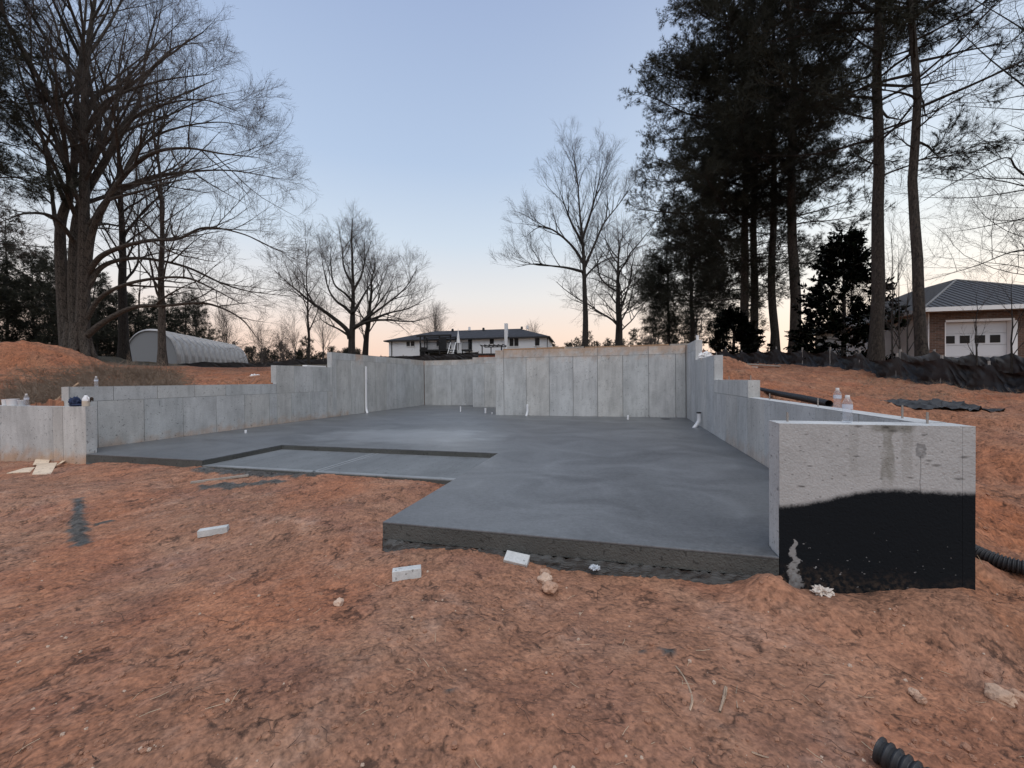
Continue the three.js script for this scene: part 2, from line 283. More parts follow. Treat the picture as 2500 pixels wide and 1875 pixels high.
{
  const slab = thing('floor_slab', 'freshly poured dark grey concrete floor slab between the foundation walls', 'slab', V(0, 0, 0));
  const outline = [[1.165, FRONT_Z], [1.165, -3.885], [2.175, -3.885], [2.175, -15.85], [-4.915, -15.85], [-4.915, -20.6], [-7.62, -20.6], [-7.62, -21.88], [-11.095, -21.88], [-11.095, -5.99], [-10.345, -5.99], [-10.345, -5.79], [-7.35, -5.79], [-7.35, -7.6], [-2.315, -7.6], [-2.315, FRONT_Z]];
  mesh('trowelled_top', slabUV(slabPoly(outline, -.020, 0, .006)), M.slab, slab);
  mesh('slab_edge', metreUV(slabPoly(outline, -.17, -.0205, 0)), M.slabEdge, slab);
  // rough spilled footing under the open edges
  const rough = (x0, z0, x1, z1, y0, y1, out) => {
    const L = Math.hypot(x1 - x0, z1 - z0), N = Math.ceil(L / .035), K = 7, g = new THREE.PlaneGeometry(L, y1 - y0, N, K), p = g.attributes.position, dx = (x1 - x0) / L, dz = (z1 - z0) / L;
    for (let i = 0; i < p.count; i++) {
      const s = p.getX(i) + L / 2, h = p.getY(i) + (y1 - y0) / 2, t = 1 - h / (y1 - y0);
      const o = out * (.25 + .75 * t) * (.75 + .35 * n2(s * 2.2, x0 * 3)) + .022 * n2(s * 11, h * 22 + z0) + .012 * n2(s * 30, h * 60);
      const end = Math.min(1, s / .05, (L - s) / .05);
      p.setXYZ(i, x0 + dx * s - dz * o * end, y0 + h + .010 * n2(s * 14, h * 9), z0 + dz * s + dx * o * end);
    }
    g.computeVertexNormals(); return g;
  };
  const foot = [rough(-2.31, FRONT_Z + .006, 1.15, FRONT_Z + .006, -.33, -.165, .05), rough(-10.34, -5.784, -7.36, -5.784, -.33, -.165, .07), rough(-2.325, -7.5, -2.321, FRONT_Z, -.33, -.165, -.03)];
  const fm = std({ map: concMap, bumpMap: clayBump, bumpScale: .02, roughness: .9, color: lin(.17, .17, .168) }); fm.side = THREE.DoubleSide;
  mesh('footing', mergeGeometries(foot), fm, slab);
  const dr = mesh('floor_drain', new THREE.CylinderGeometry(.16, .16, .006, 20).translate(1.42, .004, -15.2), plain(.02, .02, .022, .5), slab);

  const porch = thing('porch_slab', 'lower rectangular porch slab stepped down from the floor slab', 'slab', V(0, 0, 0));
  mesh('slab_half', boxGeo(-7.345, -.24, -7.595, -4.957, -.100, -5.90, 1, 3), M.porch, porch);
  mesh('slab_half', boxGeo(-4.943, -.24, -7.595, -2.32, -.100, -5.90, 4, 1), M.porch, porch);
  mesh('joint_lip', boxGeo(-5.03, -.24, -7.57, -4.965, -.0965, -5.90), M.porchLip, porch);
  mesh('joint_lip', boxGeo(-4.935, -.24, -7.57, -4.87, -.0965, -5.90, 2), M.porchLip, porch);
  mesh('front_lip', boxGeo(-7.345, -.24, -5.899, -2.32, -.0975, -5.785, 3, 2), M.porchLip, porch);
  mesh('porch_edge', boxGeo(-7.345, -.31, -5.93, -2.32, -.112, -5.778, 3, 5), M.slabEdge, porch);
}

// ---------------------------------------------------------------- foundation walls: cast against form panels, each panel face proud of a stained joint
const prnd = rng(301);
// clay smears and run-down stains where the photo shows them: along the top of the back wall, low on the left wall, down the far corner
function stain(x, y, z) {
  const a = x + z, n = fbm(a * 2.6, y * 3.2, 4, .62), v = fbm(a * 7, y * .8 + 4, 3, .6); let clay = 0, wet = clamp((v - .12) * 2.2) * .35;
  if (z < -15.5 && z > -16.1) clay = sstep(2.05, 2.62, y + .35 * n) * .75;
  if (x < -11 && z < -6 && z > -15) clay = Math.max(clay, sstep(.30, .0, y + .26 * n + .02 * Math.abs(z + 12)) * .55);
  if (z < -20.4) { clay = Math.max(clay, sstep(2.2, 2.6, y + .3 * n) * .35); wet = Math.max(wet, sstep(.25, .1, Math.abs(x + 10.75 + .1 * n)) * .5); }
  if (z > -6 && x < -10) { clay = Math.max(clay, sstep(.12, -.22, y + .22 * n) * .9); wet = Math.max(wet, sstep(.2, .08, Math.abs(x + 11.15)) * .35); }
  if (x > 2 && z > -10) clay = Math.max(clay, sstep(.28, .0, y + .25 * n) * .3);
  if (z < -13 && z > -15.9 && x < -10) wet *= 1.3;
  const w = 1 - wet * .38; return [lerp(w, .92, clay), lerp(w, .60, clay), lerp(w, .40, clay)];
}
function panel(parent, axis, f, a0, a1, y0, y1, mat, gap = .010) {  // axis 'x': face plane x = f looking towards dir, runs along z; axis 'z': plane z = f, runs along x
  const d = parent.userData.dir, t = .016, h = gap / 2, wob = .003 * (prnd() - .5), m = mat || M.conc[Math.floor(prnd() * 5)], jx = prnd() * 9, jy = prnd() * 9;
  const X0 = axis === 'x' ? Math.min(f - d * t, f + d * wob) : a0 + h, X1 = axis === 'x' ? Math.max(f - d * t, f + d * wob) : a1 - h, Z0 = axis === 'x' ? a0 + h : Math.min(f - d * t, f + d * wob), Z1 = axis === 'x' ? a1 - h : Math.max(f - d * t, f + d * wob), ya = y0 + h, yb = y1 - h * .4;
  const na = Math.max(1, Math.round((a1 - a0) / .07)), ny = Math.max(1, Math.round((yb - ya) / .07));
  const g = new THREE.BoxGeometry(X1 - X0, yb - ya, Z1 - Z0, axis === 'x' ? 1 : na, ny, axis === 'x' ? na : 1).translate((X0 + X1) / 2, (ya + yb) / 2, (Z0 + Z1) / 2); metreUV(g, jx, jy);
  { const p = g.attributes.position, c = new Float32Array(p.count * 3); for (let i = 0; i < p.count; i++) { const s = stain(p.getX(i), p.getY(i), p.getZ(i)); c[i * 3] = s[0]; c[i * 3 + 1] = s[1]; c[i * 3 + 2] = s[2]; } g.setAttribute('color', new THREE.BufferAttribute(c, 3)); }
  return mesh('form_panel', g, m, parent);
}
function run(parent, axis, f, from, to, y0, y1, w = .914, start = null, gap) { let a = start === null ? from : start; while (a > from + .02) a -= w; for (; a < to - .02; a += w) { const p = Math.max(a, from), q = Math.min(a + w, to); if (q - p > .05) panel(parent, axis, f, p, q, y0, y1, null, gap); } }
function wallThing(label, dir) { const w = thing('foundation_wall', label, 'wall', V(0, 0, 0)); w.userData.dir = dir; return w; }
const CORE = .017, D = -.34;
{ // left wall, stepping up towards the back
  const w = wallThing('long concrete basement wall stepping up past the dirt heap', 1), X = LEFT_X, xo = X - .22;
  const c = [[-5.96, -11.31, 1.335], [-11.31, -14.04, 1.955], [-14.04, -21.895, 2.56]];
  mesh('wall_core', mergeGeometries(c.map(([a, b, h]) => boxGeo(xo, D, b, X - CORE, h, a, a))), M.concJoint, w);
  c.forEach(([a, b, h], i) => mesh('wall_top', boxGeo(xo - .001, h, b + (i < 2 ? .001 : 0), X - .001, h + .003, a), M.concPlain, w));
  run(w, 'x', X, -11.31, -5.965, -.05, 1.02, .914, -11.0); run(w, 'x', X, -11.31, -5.965, 1.02, 1.335, .914, -11.3);
  run(w, 'x', X, -14.04, -11.31, -.05, 1.02, .914, -13.75); run(w, 'x', X, -14.04, -11.31, 1.02, 1.955, .914, -13.9);
  run(w, 'x', X, -21.88, -14.04, -.05, 2.27, .914, -21.6); run(w, 'x', X, -21.88, -14.04, 2.27, 2.56, .914, -21.6);
  const e = new THREE.Group(); // end face towards the yard
  w.userData.dir = 1; panel(w, 'z', -5.945, xo, X - .002, .90, 1.335, M.conc[2], .004);
  panel(w, 'z', -11.296, xo, X - .002, 1.335, 1.955, M.conc[3], .004); panel(w, 'z', -14.026, xo, X - .002, 1.955, 2.56, M.conc[3], .004);
}
{ // low return wall at the left
  const w = wallThing('low concrete return wall with cups and bottles standing on it', 1);
  mesh('wall_core', boxGeo(-17.5, -.6, -5.98, -10.37, .938, -5.80 - CORE), M.concJoint, w);
  mesh('wall_top', boxGeo(-17.5, .938, -5.98, -10.352, .941, -5.801), M.concPlain, w);
  for (const [a, b, m] of [[-17.5, -15.2, 1], [-15.2, -13.0, 0], [-13.0, -11.32, 3], [-11.32, -11.02, 4], [-11.02, -10.36, 2]]) panel(w, 'z', -5.80, a, b, -.6, .94, M.conc[m], .010);
  panel(w, 'x', -10.352, -5.975, -5.803, -.3, .94, M.conc[3], .004);
}
{ // back walls
  const w = wallThing('tall concrete wall at the far left corner of the basement', 1);
  mesh('wall_core', boxGeo(-11.09, D, -22.1, -7.6, 2.555, -21.9 - CORE), M.concJoint, w);
  run(w, 'z', -21.9, -11.08, -7.66, -.05, 2.27, .914, -10.35); run(w, 'z', -21.9, -11.08, -7.66, 2.27, 2.555, 1.8, -9.4);
  const k = wallThing('short concrete wall jogging forward behind the main back wall', 1);
  mesh('wall_core', mergeGeometries([boxGeo(-7.64, D, -20.8, -4.7, 2.60, -20.6 - CORE), boxGeo(-7.64, D, -21.88, -7.46, 2.60, -20.81)]), M.concJoint, k);
  run(k, 'z', -20.6, -7.64, -4.73, -.05, 2.27, .914, -7.0); run(k, 'z', -20.6, -7.64, -4.73, 2.27, 2.60, 1.9, -7.0);
  const b = wallThing('wide concrete back wall with planks lying along its top', 1);
  mesh('wall_core', mergeGeometries([boxGeo(-4.92, D, -16.06, 2.17, 2.58, BACK_Z - CORE), boxGeo(-4.92, D, -20.58, -4.72, 2.58, -16.061)]), M.concJoint, b);
  run(b, 'z', BACK_Z, -4.92, 2.165, -.05, 2.27, .914, -4.57, .018); run(b, 'z', BACK_Z, -4.92, 2.165, 2.27, 2.58, 1.828, -4.57, .014);
}
{ // right wall, stepping down towards the yard
  const w = wallThing('long concrete basement wall stepping down to the tarred stub', -1), X = RIGHT_X, xo = X + .2;
  const c = [[-16.06, -13.92, 2.58], [-13.92, -11.2, 1.96], [-11.2, -8.35, 1.35], [-8.35, -3.90, 1.04]];
  mesh('wall_core', mergeGeometries(c.map(([a, b, h]) => boxGeo(X + CORE, D, a, xo, h, b, a))), M.concJoint, w);
  c.forEach(([a, b, h], i) => mesh('wall_top', boxGeo(X + .001, h, a + .001, xo + .001, h + .003, b), M.concPlain, w));
  run(w, 'x', X, -15.85, -13.92, -.05, 2.27, .914, -15.7); run(w, 'x', X, -15.85, -13.92, 2.27, 2.58, .914, -15.7);
  run(w, 'x', X, -13.92, -11.2, -.05, 1.96, .914, -13.1);
  run(w, 'x', X, -11.2, -8.35, -.05, 1.04, .914, -10.9); run(w, 'x', X, -11.2, -8.35, 1.04, 1.35, 2.9, -11.2);
  run(w, 'x', X, -8.35, -3.90, -.05, 1.04, .914, -8.35);
  w.userData.dir = 1;
  panel(w, 'z', -13.905, X + .002, xo, 1.96, 2.58, M.conc[3], .004); panel(w, 'z', -11.185, X + .002, xo, 1.35, 1.96, M.conc[3], .004); panel(w, 'z', -8.335, X + .002, xo, 1.04, 1.35, M.conc[4], .004);
}
{ // stub wall at the front, lower half sprayed with black waterproofing
  const w = wallThing('concrete stub wall with its lower half coated in black tar', 1), S = 1024, x0 = 1.17, x1 = 2.385, y0 = -.4, y1 = 1.04;
  mesh('wall_core', mergeGeometries([boxGeo(x0 + .012, y0, -3.88, x1, y1 - .003, -3.655), ]), M.concJoint, w);
  const g1 = rng(91), pits = []; for (let i = 0; i < 150; i++) pits.push([g1(), g1(), .003 + .008 * g1() * g1(), g1() * 3 + 1.2]);
  const map = tex(S, S, (x, y) => {
    const X = lerp(x0, x1, x), Y = lerp(y0, y1, y);
    const fine = tfbm(x, y, 130, 3, 55, .7), bl = tfbm(x, y, 5, 5, 103, .6);
    let k = .43 * (1 + .25 * (bl - .5) + .30 * (fine - .5)), c = [k * .985, k, k * .985];
    const mul = (t, r, g, b) => { c = [c[0] * lerp(1, r, t), c[1] * lerp(1, g, t), c[2] * lerp(1, b, t)]; };
    for (const [px, py, r, e] of pits) { const q = ((x - px) / (r * e)) ** 2 + ((y - py) / r) ** 2; if (q < 1) mul((1 - q) * .8, .35, .34, .33); }
    const wv = .016 * fbm(X * 5, Y * 5, 3);
    const band = (cx, w2, lo, hi, s) => { const d = Math.abs(X - cx - wv * 1.2) / w2; if (Y > lo && Y < hi + 1) mul(sstep(1.0, .62, d) * s * clamp((Y - lo) * 9), .60, .59, .55); };
    band(1.872, .048 + .012 * n2(Y * 4, 2), .56, 1.1, .95 * (.72 + .35 * n2(X * 14, Y * 5))); band(1.985, .035, .62, .98, .35); band(1.66, .04, .60, .8, .25);
    if (Y > .985) mul(sstep(.16, .10, Math.abs(X - 1.9 - wv)) * sstep(.985 - .02, 1.02, Y + wv) * .9, .58, .57, .53);
    { const d = Math.hypot((X - 2.068) / .034, (Y - .865) / .055); mul(clamp((sstep(1.12, .85, d + .22 * n2(X * 28, Y * 28)) - .45 * sstep(.55, .2, d + .2 * n2(X * 50, Y * 50))) * .75), .42, .42, .43); }
    mul(sstep(.005, .002, Math.abs(X - 2.067 - .003 * n2(Y * 8, 1))) * (Y < .82 ? .6 : 0), .4, .4, .4);
    const edge = lerp(.405, .575, sstep(1.17, 1.95, X)) + .006 * Math.sin(X * 5) + .006 * n2(X * 7, 2);
    let tar = clamp((edge - Y) / .05 + .5 + .5 * (fine - .5)); tar = tar * tar * (3 - 2 * tar);
    const chip = fbm(X * 9 + 3, Y * 13, 4, .6), low = clamp((.12 - Y) * 3);
    if (Y < .25 && chip > .60 - low * .05) tar *= .45;
    const wd = Math.abs(X - 1.27 - .02 * n2(Y * 9, 5)) / lerp(.008, .055, Math.pow(clamp((.15 - Y) / .34), .8)) + .55 * fbm(X * 17, Y * 22, 4, .6);
    if (Y < .15) { const q = sstep(.95, .6, wd); tar *= 1 - q * .85; c = c.map((e) => e * (1 - .35 * q * (.5 + .5 * fine))); }
    c = [lerp(c[0], .0085, tar), lerp(c[1], .0105, tar), lerp(c[2], .0135, tar)];
    const mud = clamp(((-.02 + .06 * n2(X * 3, 4)) - Y) * 7) * clamp(.35 + 1.3 * fbm(X * 16, Y * 16, 4, .6)); c = [lerp(c[0], .085, mud * .6), lerp(c[1], .062, mud * .6), lerp(c[2], .045, mud * .6)];
    return c;
  }, true); map.wrapS = map.wrapT = THREE.ClampToEdgeWrapping;
  const rmap = tex(256, 256, (x, y) => { const Y = lerp(y0, y1, y), X = lerp(x0, x1, x), t = Y < lerp(.405, .575, sstep(1.17, 1.95, X)) ? .93 : .9; return [t, t, t]; }, false);
  const bm = concBump.clone(); bm.repeat.set(1.2 / 1.3, 1.44 / 1.3); bm.needsUpdate = true;
  const fg = new THREE.BoxGeometry(x1 - .075 - x0, y1 - y0, .016).translate((x0 + x1 - .075) / 2, (y0 + y1) / 2, FRONT_Z - .008);
  { const p = fg.attributes.position, uv = fg.attributes.uv; for (let i = 0; i < p.count; i++) uv.setXY(i, (p.getX(i) - x0) / (x1 - x0), (p.getY(i) - y0) / (y1 - y0)); }
  const sg = new THREE.BoxGeometry(.0725, y1 - y0, .016).translate(x1 - .03625, (y0 + y1) / 2, FRONT_Z - .0095);
  { const p = sg.attributes.position, uv = sg.attributes.uv; for (let i = 0; i < p.count; i++) uv.setXY(i, (p.getX(i) - x0) / (x1 - x0), (p.getY(i) - y0) / (y1 - y0)); }
  const fm = new THREE.MeshPhysicalMaterial({ map, roughnessMap: rmap, roughness: 1, bumpMap: bm, bumpScale: .006, specularIntensity: .35 });
  mesh('form_panel', fg, fm, w); mesh('form_panel', sg, fm, w);
  mesh('form_panel', boxGeo(x0, y0, -3.878, x0 + .012, y1 - .001, -3.656, 2, 4), M.concPlain, w);
  mesh('wall_top', boxGeo(x0 - .001, y1 - .003, -3.882, x1 + .001, y1 + .002, -3.641), M.concPlain, w);
  mesh('wall_side', boxGeo(x1, y0, -3.88, x1 + .004, y1 - .004, -3.65), M.concPlain, w);
}
// ---------------------------------------------------------------- trees
const barkMap = tex(512, 512, (x, y) => { const f = tfbm(x, y * .25, 28, 4, 111, .6), c = Math.abs(tfbm(x + .02 * f, y * .3, 22, 3, 115) - .5) * 2, k = .62 + .8 * (f - .5) + (c < .16 ? -.3 : 0); return [k, k * .96, k * .9]; }, true, 1);
const barkBump = tex(512, 512, (x, y) => { const f = tfbm(x, y * .25, 28, 4, 111, .6), c = Math.abs(tfbm(x + .02 * f, y * .3, 22, 3, 115) - .5) * 2, k = .5 + .5 * (f - .5) + (c < .16 ? -.35 : 0); return [k, k, k]; }, false, 1);
const bark = (r, g, b) => std({ map: barkMap, bumpMap: barkBump, bumpScale: .03, color: lin(r, g, b), roughness: .95 });
M.barkGrey = bark(.155, .138, .122); M.barkDark = bark(.072, .064, .058); M.barkPine = bark(.098, .084, .072); M.barkPale = bark(.27, .225, .185);
M.twig = plain(.085, .070, .062, .95); 
M.needle = plain(.034, .036, .022, .8); M.leaf = plain(.040, .054, .030, .35);
const perp = (d, r) => { const v = V(r() - .5, r() - .5, r() - .5).cross(d); return v.lengthSq() < 1e-5 ? V(1, 0, 0) : v.normalize(); };
const turned = (d, ang, r) => d.clone().multiplyScalar(Math.cos(ang)).addScaledVector(perp(d, r), Math.sin(ang)).normalize();
const UP = V(0, 1, 0);
// a spray of fine twigs about one metre long, growing along +y
function sprayGeo(seed, thick, n = 5) {
  const r = rng(seed), mb = new MB();
  const stem = (p, d, len, rad, lvl) => {
    const pts = [p.clone()], N = 3; let q = p.clone(), dir = d.clone();
    for (let i = 0; i < N; i++) { dir.addScaledVector(perp(dir, r), .22 * r()).addScaledVector(UP, .06).normalize(); q = q.clone().addScaledVector(dir, len / N); pts.push(q); }
    mb.tube(pts, pts.map((_, i) => rad * (1 - .6 * i / N)), 3);
    if (lvl < 2) { const k = lvl ? 2 : n; for (let i = 0; i < k; i++) { const t = .12 + .85 * (i + r() * .7) / k, a = pts[Math.min(N - 1, Math.floor(t * N))], b = pts[Math.min(N, Math.floor(t * N) + 1)]; stem(a.clone().lerp(b, (t * N) % 1), turned(dir, .45 + .45 * r(), r), len * (lvl ? .5 : .55) * (.6 + .6 * r()), rad * .6, lvl + 1); } }
  };
  stem(V(0, 0, 0), V(0, 1, 0), 1, thick, 0); return mb.geo();
}
const sprays = [1, 2, 3].map((s) => sprayGeo(400 + s, .0085)), spraysThin = [4, 5].map((s) => sprayGeo(400 + s, .0065, 5));
const _q = new THREE.Quaternion(), _m = new THREE.Matrix4(), _s = V();
function scatter(name, geo, mat, list, parent) {          // list of [position, direction, scale]
  const im = new THREE.InstancedMesh(geo, mat, list.length), r = rng(list.length * 7 + 3);
  list.forEach(([p, d, s], i) => { _q.setFromUnitVectors(UP, d); _q.multiply(new THREE.Quaternion().setFromAxisAngle(UP, r() * 6.283)); im.setMatrixAt(i, _m.compose(p, _q, _s.set(s, s, s))); });
  im.name = parent ? name : numbered(name); im.castShadow = im.receiveShadow = true; im.userData.kind = 'stuff'; (parent || scene).add(im); return im;
}
function limbOf(mb, tips, pts, rads, lvl, o, r) {         // draw a limb and grow its side branches
  mb.tube(pts, rads, rads[0] > .12 ? 10 : rads[0] > .04 ? 6 : rads[0] > .015 ? 4 : 3);
  let L = 0; const cum = [0]; for (let i = 1; i < pts.length; i++) cum.push(L += pts[i].distanceTo(pts[i - 1]));
  const where = (s) => { let i = 0; while (i < pts.length - 2 && cum[i + 1] < s) i++; const f = clamp((s - cum[i]) / (cum[i + 1] - cum[i] || 1)); return [pts[i].clone().lerp(pts[i + 1], f), V().subVectors(pts[i + 1], pts[i]).normalize(), lerp(rads[i], rads[i + 1], f)]; };
  if (lvl >= o.levels) { for (let s = L * .15; s < L; s += o.tipStep * (.6 + .8 * r())) { const [p, d] = where(s); tips.push([p, turned(d, .35 + .5 * r(), r).addScaledVector(UP, o.tipUp ?? .15).normalize(), o.tip * (.65 + .7 * r())]); } tips.push([pts[pts.length - 1], V().subVectors(pts[pts.length - 1], pts[pts.length - 2]).normalize(), o.tip * (.8 + .5 * r())]); return; }
  const n = Math.max(2, Math.round(L * o.dens[lvl])), t0 = lvl === 0 ? (o.bare ?? .2) : .12;
  for (let i = 0; i < n; i++) {
    const t = t0 + (1 - t0) * (i + .2 + .7 * r()) / n, [p, d, rad] = where(t * L);
    const len = Math.max(o.minLen, (lvl === 0 && o.childLen ? o.childLen(t) : L * o.ratio * (1.15 - .65 * t)) * (.65 + .6 * r()));
    const dir = turned(d, o.spread * (.7 + .6 * r()), r); dir.y += o.lift * (lvl === 0 ? 1 : .6); dir.normalize();
    branch(mb, tips, p, dir, len, Math.min(rad * .68, .012 + len * .0125), lvl + 1, o, r);
  }
  const end = pts[pts.length - 1], ed = V().subVectors(end, pts[pts.length - 2]).normalize();
  if (lvl === 0 && o.fan) for (let i = 0; i < 5; i++) branch(mb, tips, end.clone().addScaledVector(ed, -.35 * i), turned(ed, .18 + .4 * r(), r), o.fan * (.6 + .6 * r()), Math.max(.012, rads[rads.length - 1] * .75), 1, o, r);
  tips.push([end, ed, o.tip]);
}
function branch(mb, tips, p, dir, len, rad, lvl, o, r) {
  const N = Math.max(3, Math.ceil(len / (lvl < 2 ? .7 : .45))), pts = [p.clone()], rads = [rad]; let q = p.clone(), d = dir.clone();
  for (let i = 1; i <= N; i++) { d.addScaledVector(perp(d, r), o.wander * r()); d.y += o.curl / N; d.normalize(); q = q.clone().addScaledVector(d, len / N); pts.push(q); rads.push(rad * (1 - .78 * i / N)); }
  limbOf(mb, tips, pts, rads, lvl, o, r);
}
const smooth = (list, n) => new THREE.CatmullRomCurve3(list).getPoints(n);
function bareTree(name, label, basePoint, build, o, mats, group) {
  const r = rng(o.seed), g = thing(name, label, 'tree', basePoint, 0, group), mb = new MB(), tips = [];
  build(mb, tips, r); 
  mesh('trunk', mb.geo(), mats[0], g);
  const vs = o.thin ? spraysThin : sprays; vs.forEach((geo, k) => scatter('crown', geo, mats[1], tips.filter((_, i) => i % vs.length === k), g));
  
  return g;
}
// limbs traced from the photo at the tree's own distance, bent out of that plane by bow metres
function traced(base, d, r, list) {
  return list.map(([bow, r0, r1, ...uv]) => { const pts = uv.map(([u, v], i) => at(u, v, d + bow * Math.pow(i / (uv.length - 1), 1.3)).sub(base)); const sm = smooth(pts, Math.max(8, pts.length * 5)); return [sm, sm.map((_, i) => lerp(r0, r1 * .6, Math.pow(i / (sm.length - 1), .8)))]; });
}
const groundAt = (u, d) => { const p = at(u, 900, d); p.y = heightAt(p.x, p.z, false) - .05; return p; };
const Z5 = (x, y) => [x / 2.212, y / 2.212];
{ // the large many-stemmed tree on the left
  const d = 25, b = groundAt(190, d), o = { seed: 21, levels: 3, dens: [.66, .95, 1.3], ratio: .40, minLen: .5, spread: .72, lift: .16, curl: .10, wander: .16, tip: .8, tipStep: .56, bare: .26, fan: 1.5, tipUp: .3 };
  const W = (l) => l.map((q) => Z5(...q)), low = [Z5(385, 1925)];
  const L = [
    [1.5, .36, .05, ...W([[365, 1910], [335, 1500], [330, 1200], [390, 1000], [405, 700], [420, 450], [455, 150], [480, -220]])],
    [-1, .38, .05, ...W([[440, 1910], [452, 1500], [455, 1000], [455, 600], [470, 300], [520, -60], [560, -420]])],
    [2.5, .30, .05, ...W([[410, 1890], [395, 1450], [430, 1120], [590, 830], [650, 700], [740, 580], [770, 430], [790, 280], [850, 60]])],
    [-3, .22, .03, ...W([[465, 1500], [500, 1250], [560, 1120], [660, 960], [820, 830], [1000, 800], [1200, 830], [1390, 850]])],
    [2, .20, .03, ...W([[470, 1350], [520, 1170], [600, 1060], [800, 960], [1000, 930], [1230, 920], [1490, 960]])],
    [-2, .18, .03, ...W([[470, 1480], [540, 1390], [640, 1340], [800, 1300], [960, 1290], [1100, 1230], [1300, 1260], [1480, 1340]])],
    [3, .17, .03, ...W([[470, 1560], [540, 1450], [620, 1410], [760, 1395], [1000, 1440], [1200, 1530], [1330, 1570], [1560, 1600]])],
    [-1, .16, .03, ...W([[470, 1720], [540, 1610], [700, 1530], [1000, 1500], [1150, 1560], [1300, 1640]])],
    [1, .20, .03, ...W([[470, 1810], [560, 1740], [720, 1660], [900, 1650], [1120, 1640], [1300, 1720], [1400, 1840]])],
    [-2, .14, .025, ...W([[395, 1000], [300, 800], [120, 600], [-60, 430]])],
    [3, .13, .025, ...W([[345, 1080], [270, 900], [230, 750], [50, 550], [-40, 480]])],
    [-3, .12, .025, ...W([[420, 480], [300, 530], [150, 560], [-60, 540]])],
    [1, .15, .025, ...W([[455, 640], [540, 500], [640, 460], [800, 290], [960, 130]])],
    [-3, .14, .025, ...W([[465, 700], [560, 560], [720, 480], [900, 430], [1130, 400]])],
    [3, .12, .025, ...W([[770, 430], [860, 330], [960, 250], [1100, 230]])],
    [-2, .12, .025, ...W([[600, 830], [720, 640], [900, 560], [1100, 540], [1280, 600]])],
    [2, .11, .025, ...W([[650, 960], [800, 760], [960, 690], [1200, 660], [1360, 690]])],
    [4, .12, .025, ...W([[450, 330], [560, 180], [660, 0], [760, -180]])], [-4, .12, .025, ...W([[430, 300], [340, 120], [260, -60], [200, -250]])],
    [6, .16, .03, ...W([[430, 1000], [520, 800], [620, 560], [650, 300], [700, 60]])], [-5, .15, .03, ...W([[400, 1300], [300, 1180], [160, 1150], [0, 1200]])], [5, .14, .03, ...W([[400, 800], [330, 600], [300, 350], [330, 100]])],
  ];
  bareTree('bare_tree', 'huge many-stemmed bare tree arching over the arched metal hut', b, (mb, tips, r) => {
    for (const [p, rad] of traced(b, d, r, L)) limbOf(mb, tips, p, rad, 0, o, r);
    for (let i = 0; i < 7; i++) { const a = i / 7 * 6.28; mb.tube([V(Math.cos(a) * .35, 2.1, Math.sin(a) * .3), V(Math.cos(a) * .5, .7, Math.sin(a) * .45), V(Math.cos(a) * .95, -.3, Math.sin(a) * .8)], [.22, .26, .14], 8); }
  }, o, [M.barkGrey, M.twig]);
}
// free-standing bare trees: a trunk of a given height and habit, limbs grown along it
function free(name, label, u, d, H, r0, o, mats, group, lean = [0, 0]) {
  const b = groundAt(u, d);
  return bareTree(name, label, b, (mb, tips, r) => {
    const N = 14, pts = [], rad = []; for (let i = 0; i <= N; i++) { const t = i / N; pts.push(V(lean[0] * t * H + .25 * n2(t * 3, o.seed) * t * H * .08, t * H, lean[1] * t * H + .25 * n2(t * 3 + 9, o.seed) * t * H * .08)); rad.push(r0 * (1 - .9 * Math.pow(t, .85)) * (t < .05 ? 1.35 : 1)); }
    limbOf(mb, tips, pts, rad, 0, o, r);
  }, o, mats, group);
}
const oak = (seed, H, w, x = {}) => ({ seed, levels: 3, dens: [1.15, 1.0, 1.5], ratio: .48, minLen: .5, spread: .95, lift: .30, curl: .22, wander: .26, tip: 1.0, tipStep: .6, bare: .16, childLen: (t) => w * Math.sqrt(Math.max(.05, 1 - Math.pow((t - .28) / .78, 2))), ...x });
free('bare_tree', 'dark bare tree with upright forks left of the metal hut', 304, 29, 20, .33, oak(31, 20, 5.5, { spread: .6, lift: .5, bare: .25 }), [M.barkDark, M.twig]);
free('bare_tree', 'straight slender bare tree trunk standing before the metal hut', 397, 25.5, 17, .24, oak(32, 17, 3.8, { dens: [1.3, 1.0, 1.4], bare: .22 }), [M.barkGrey, M.twig]);
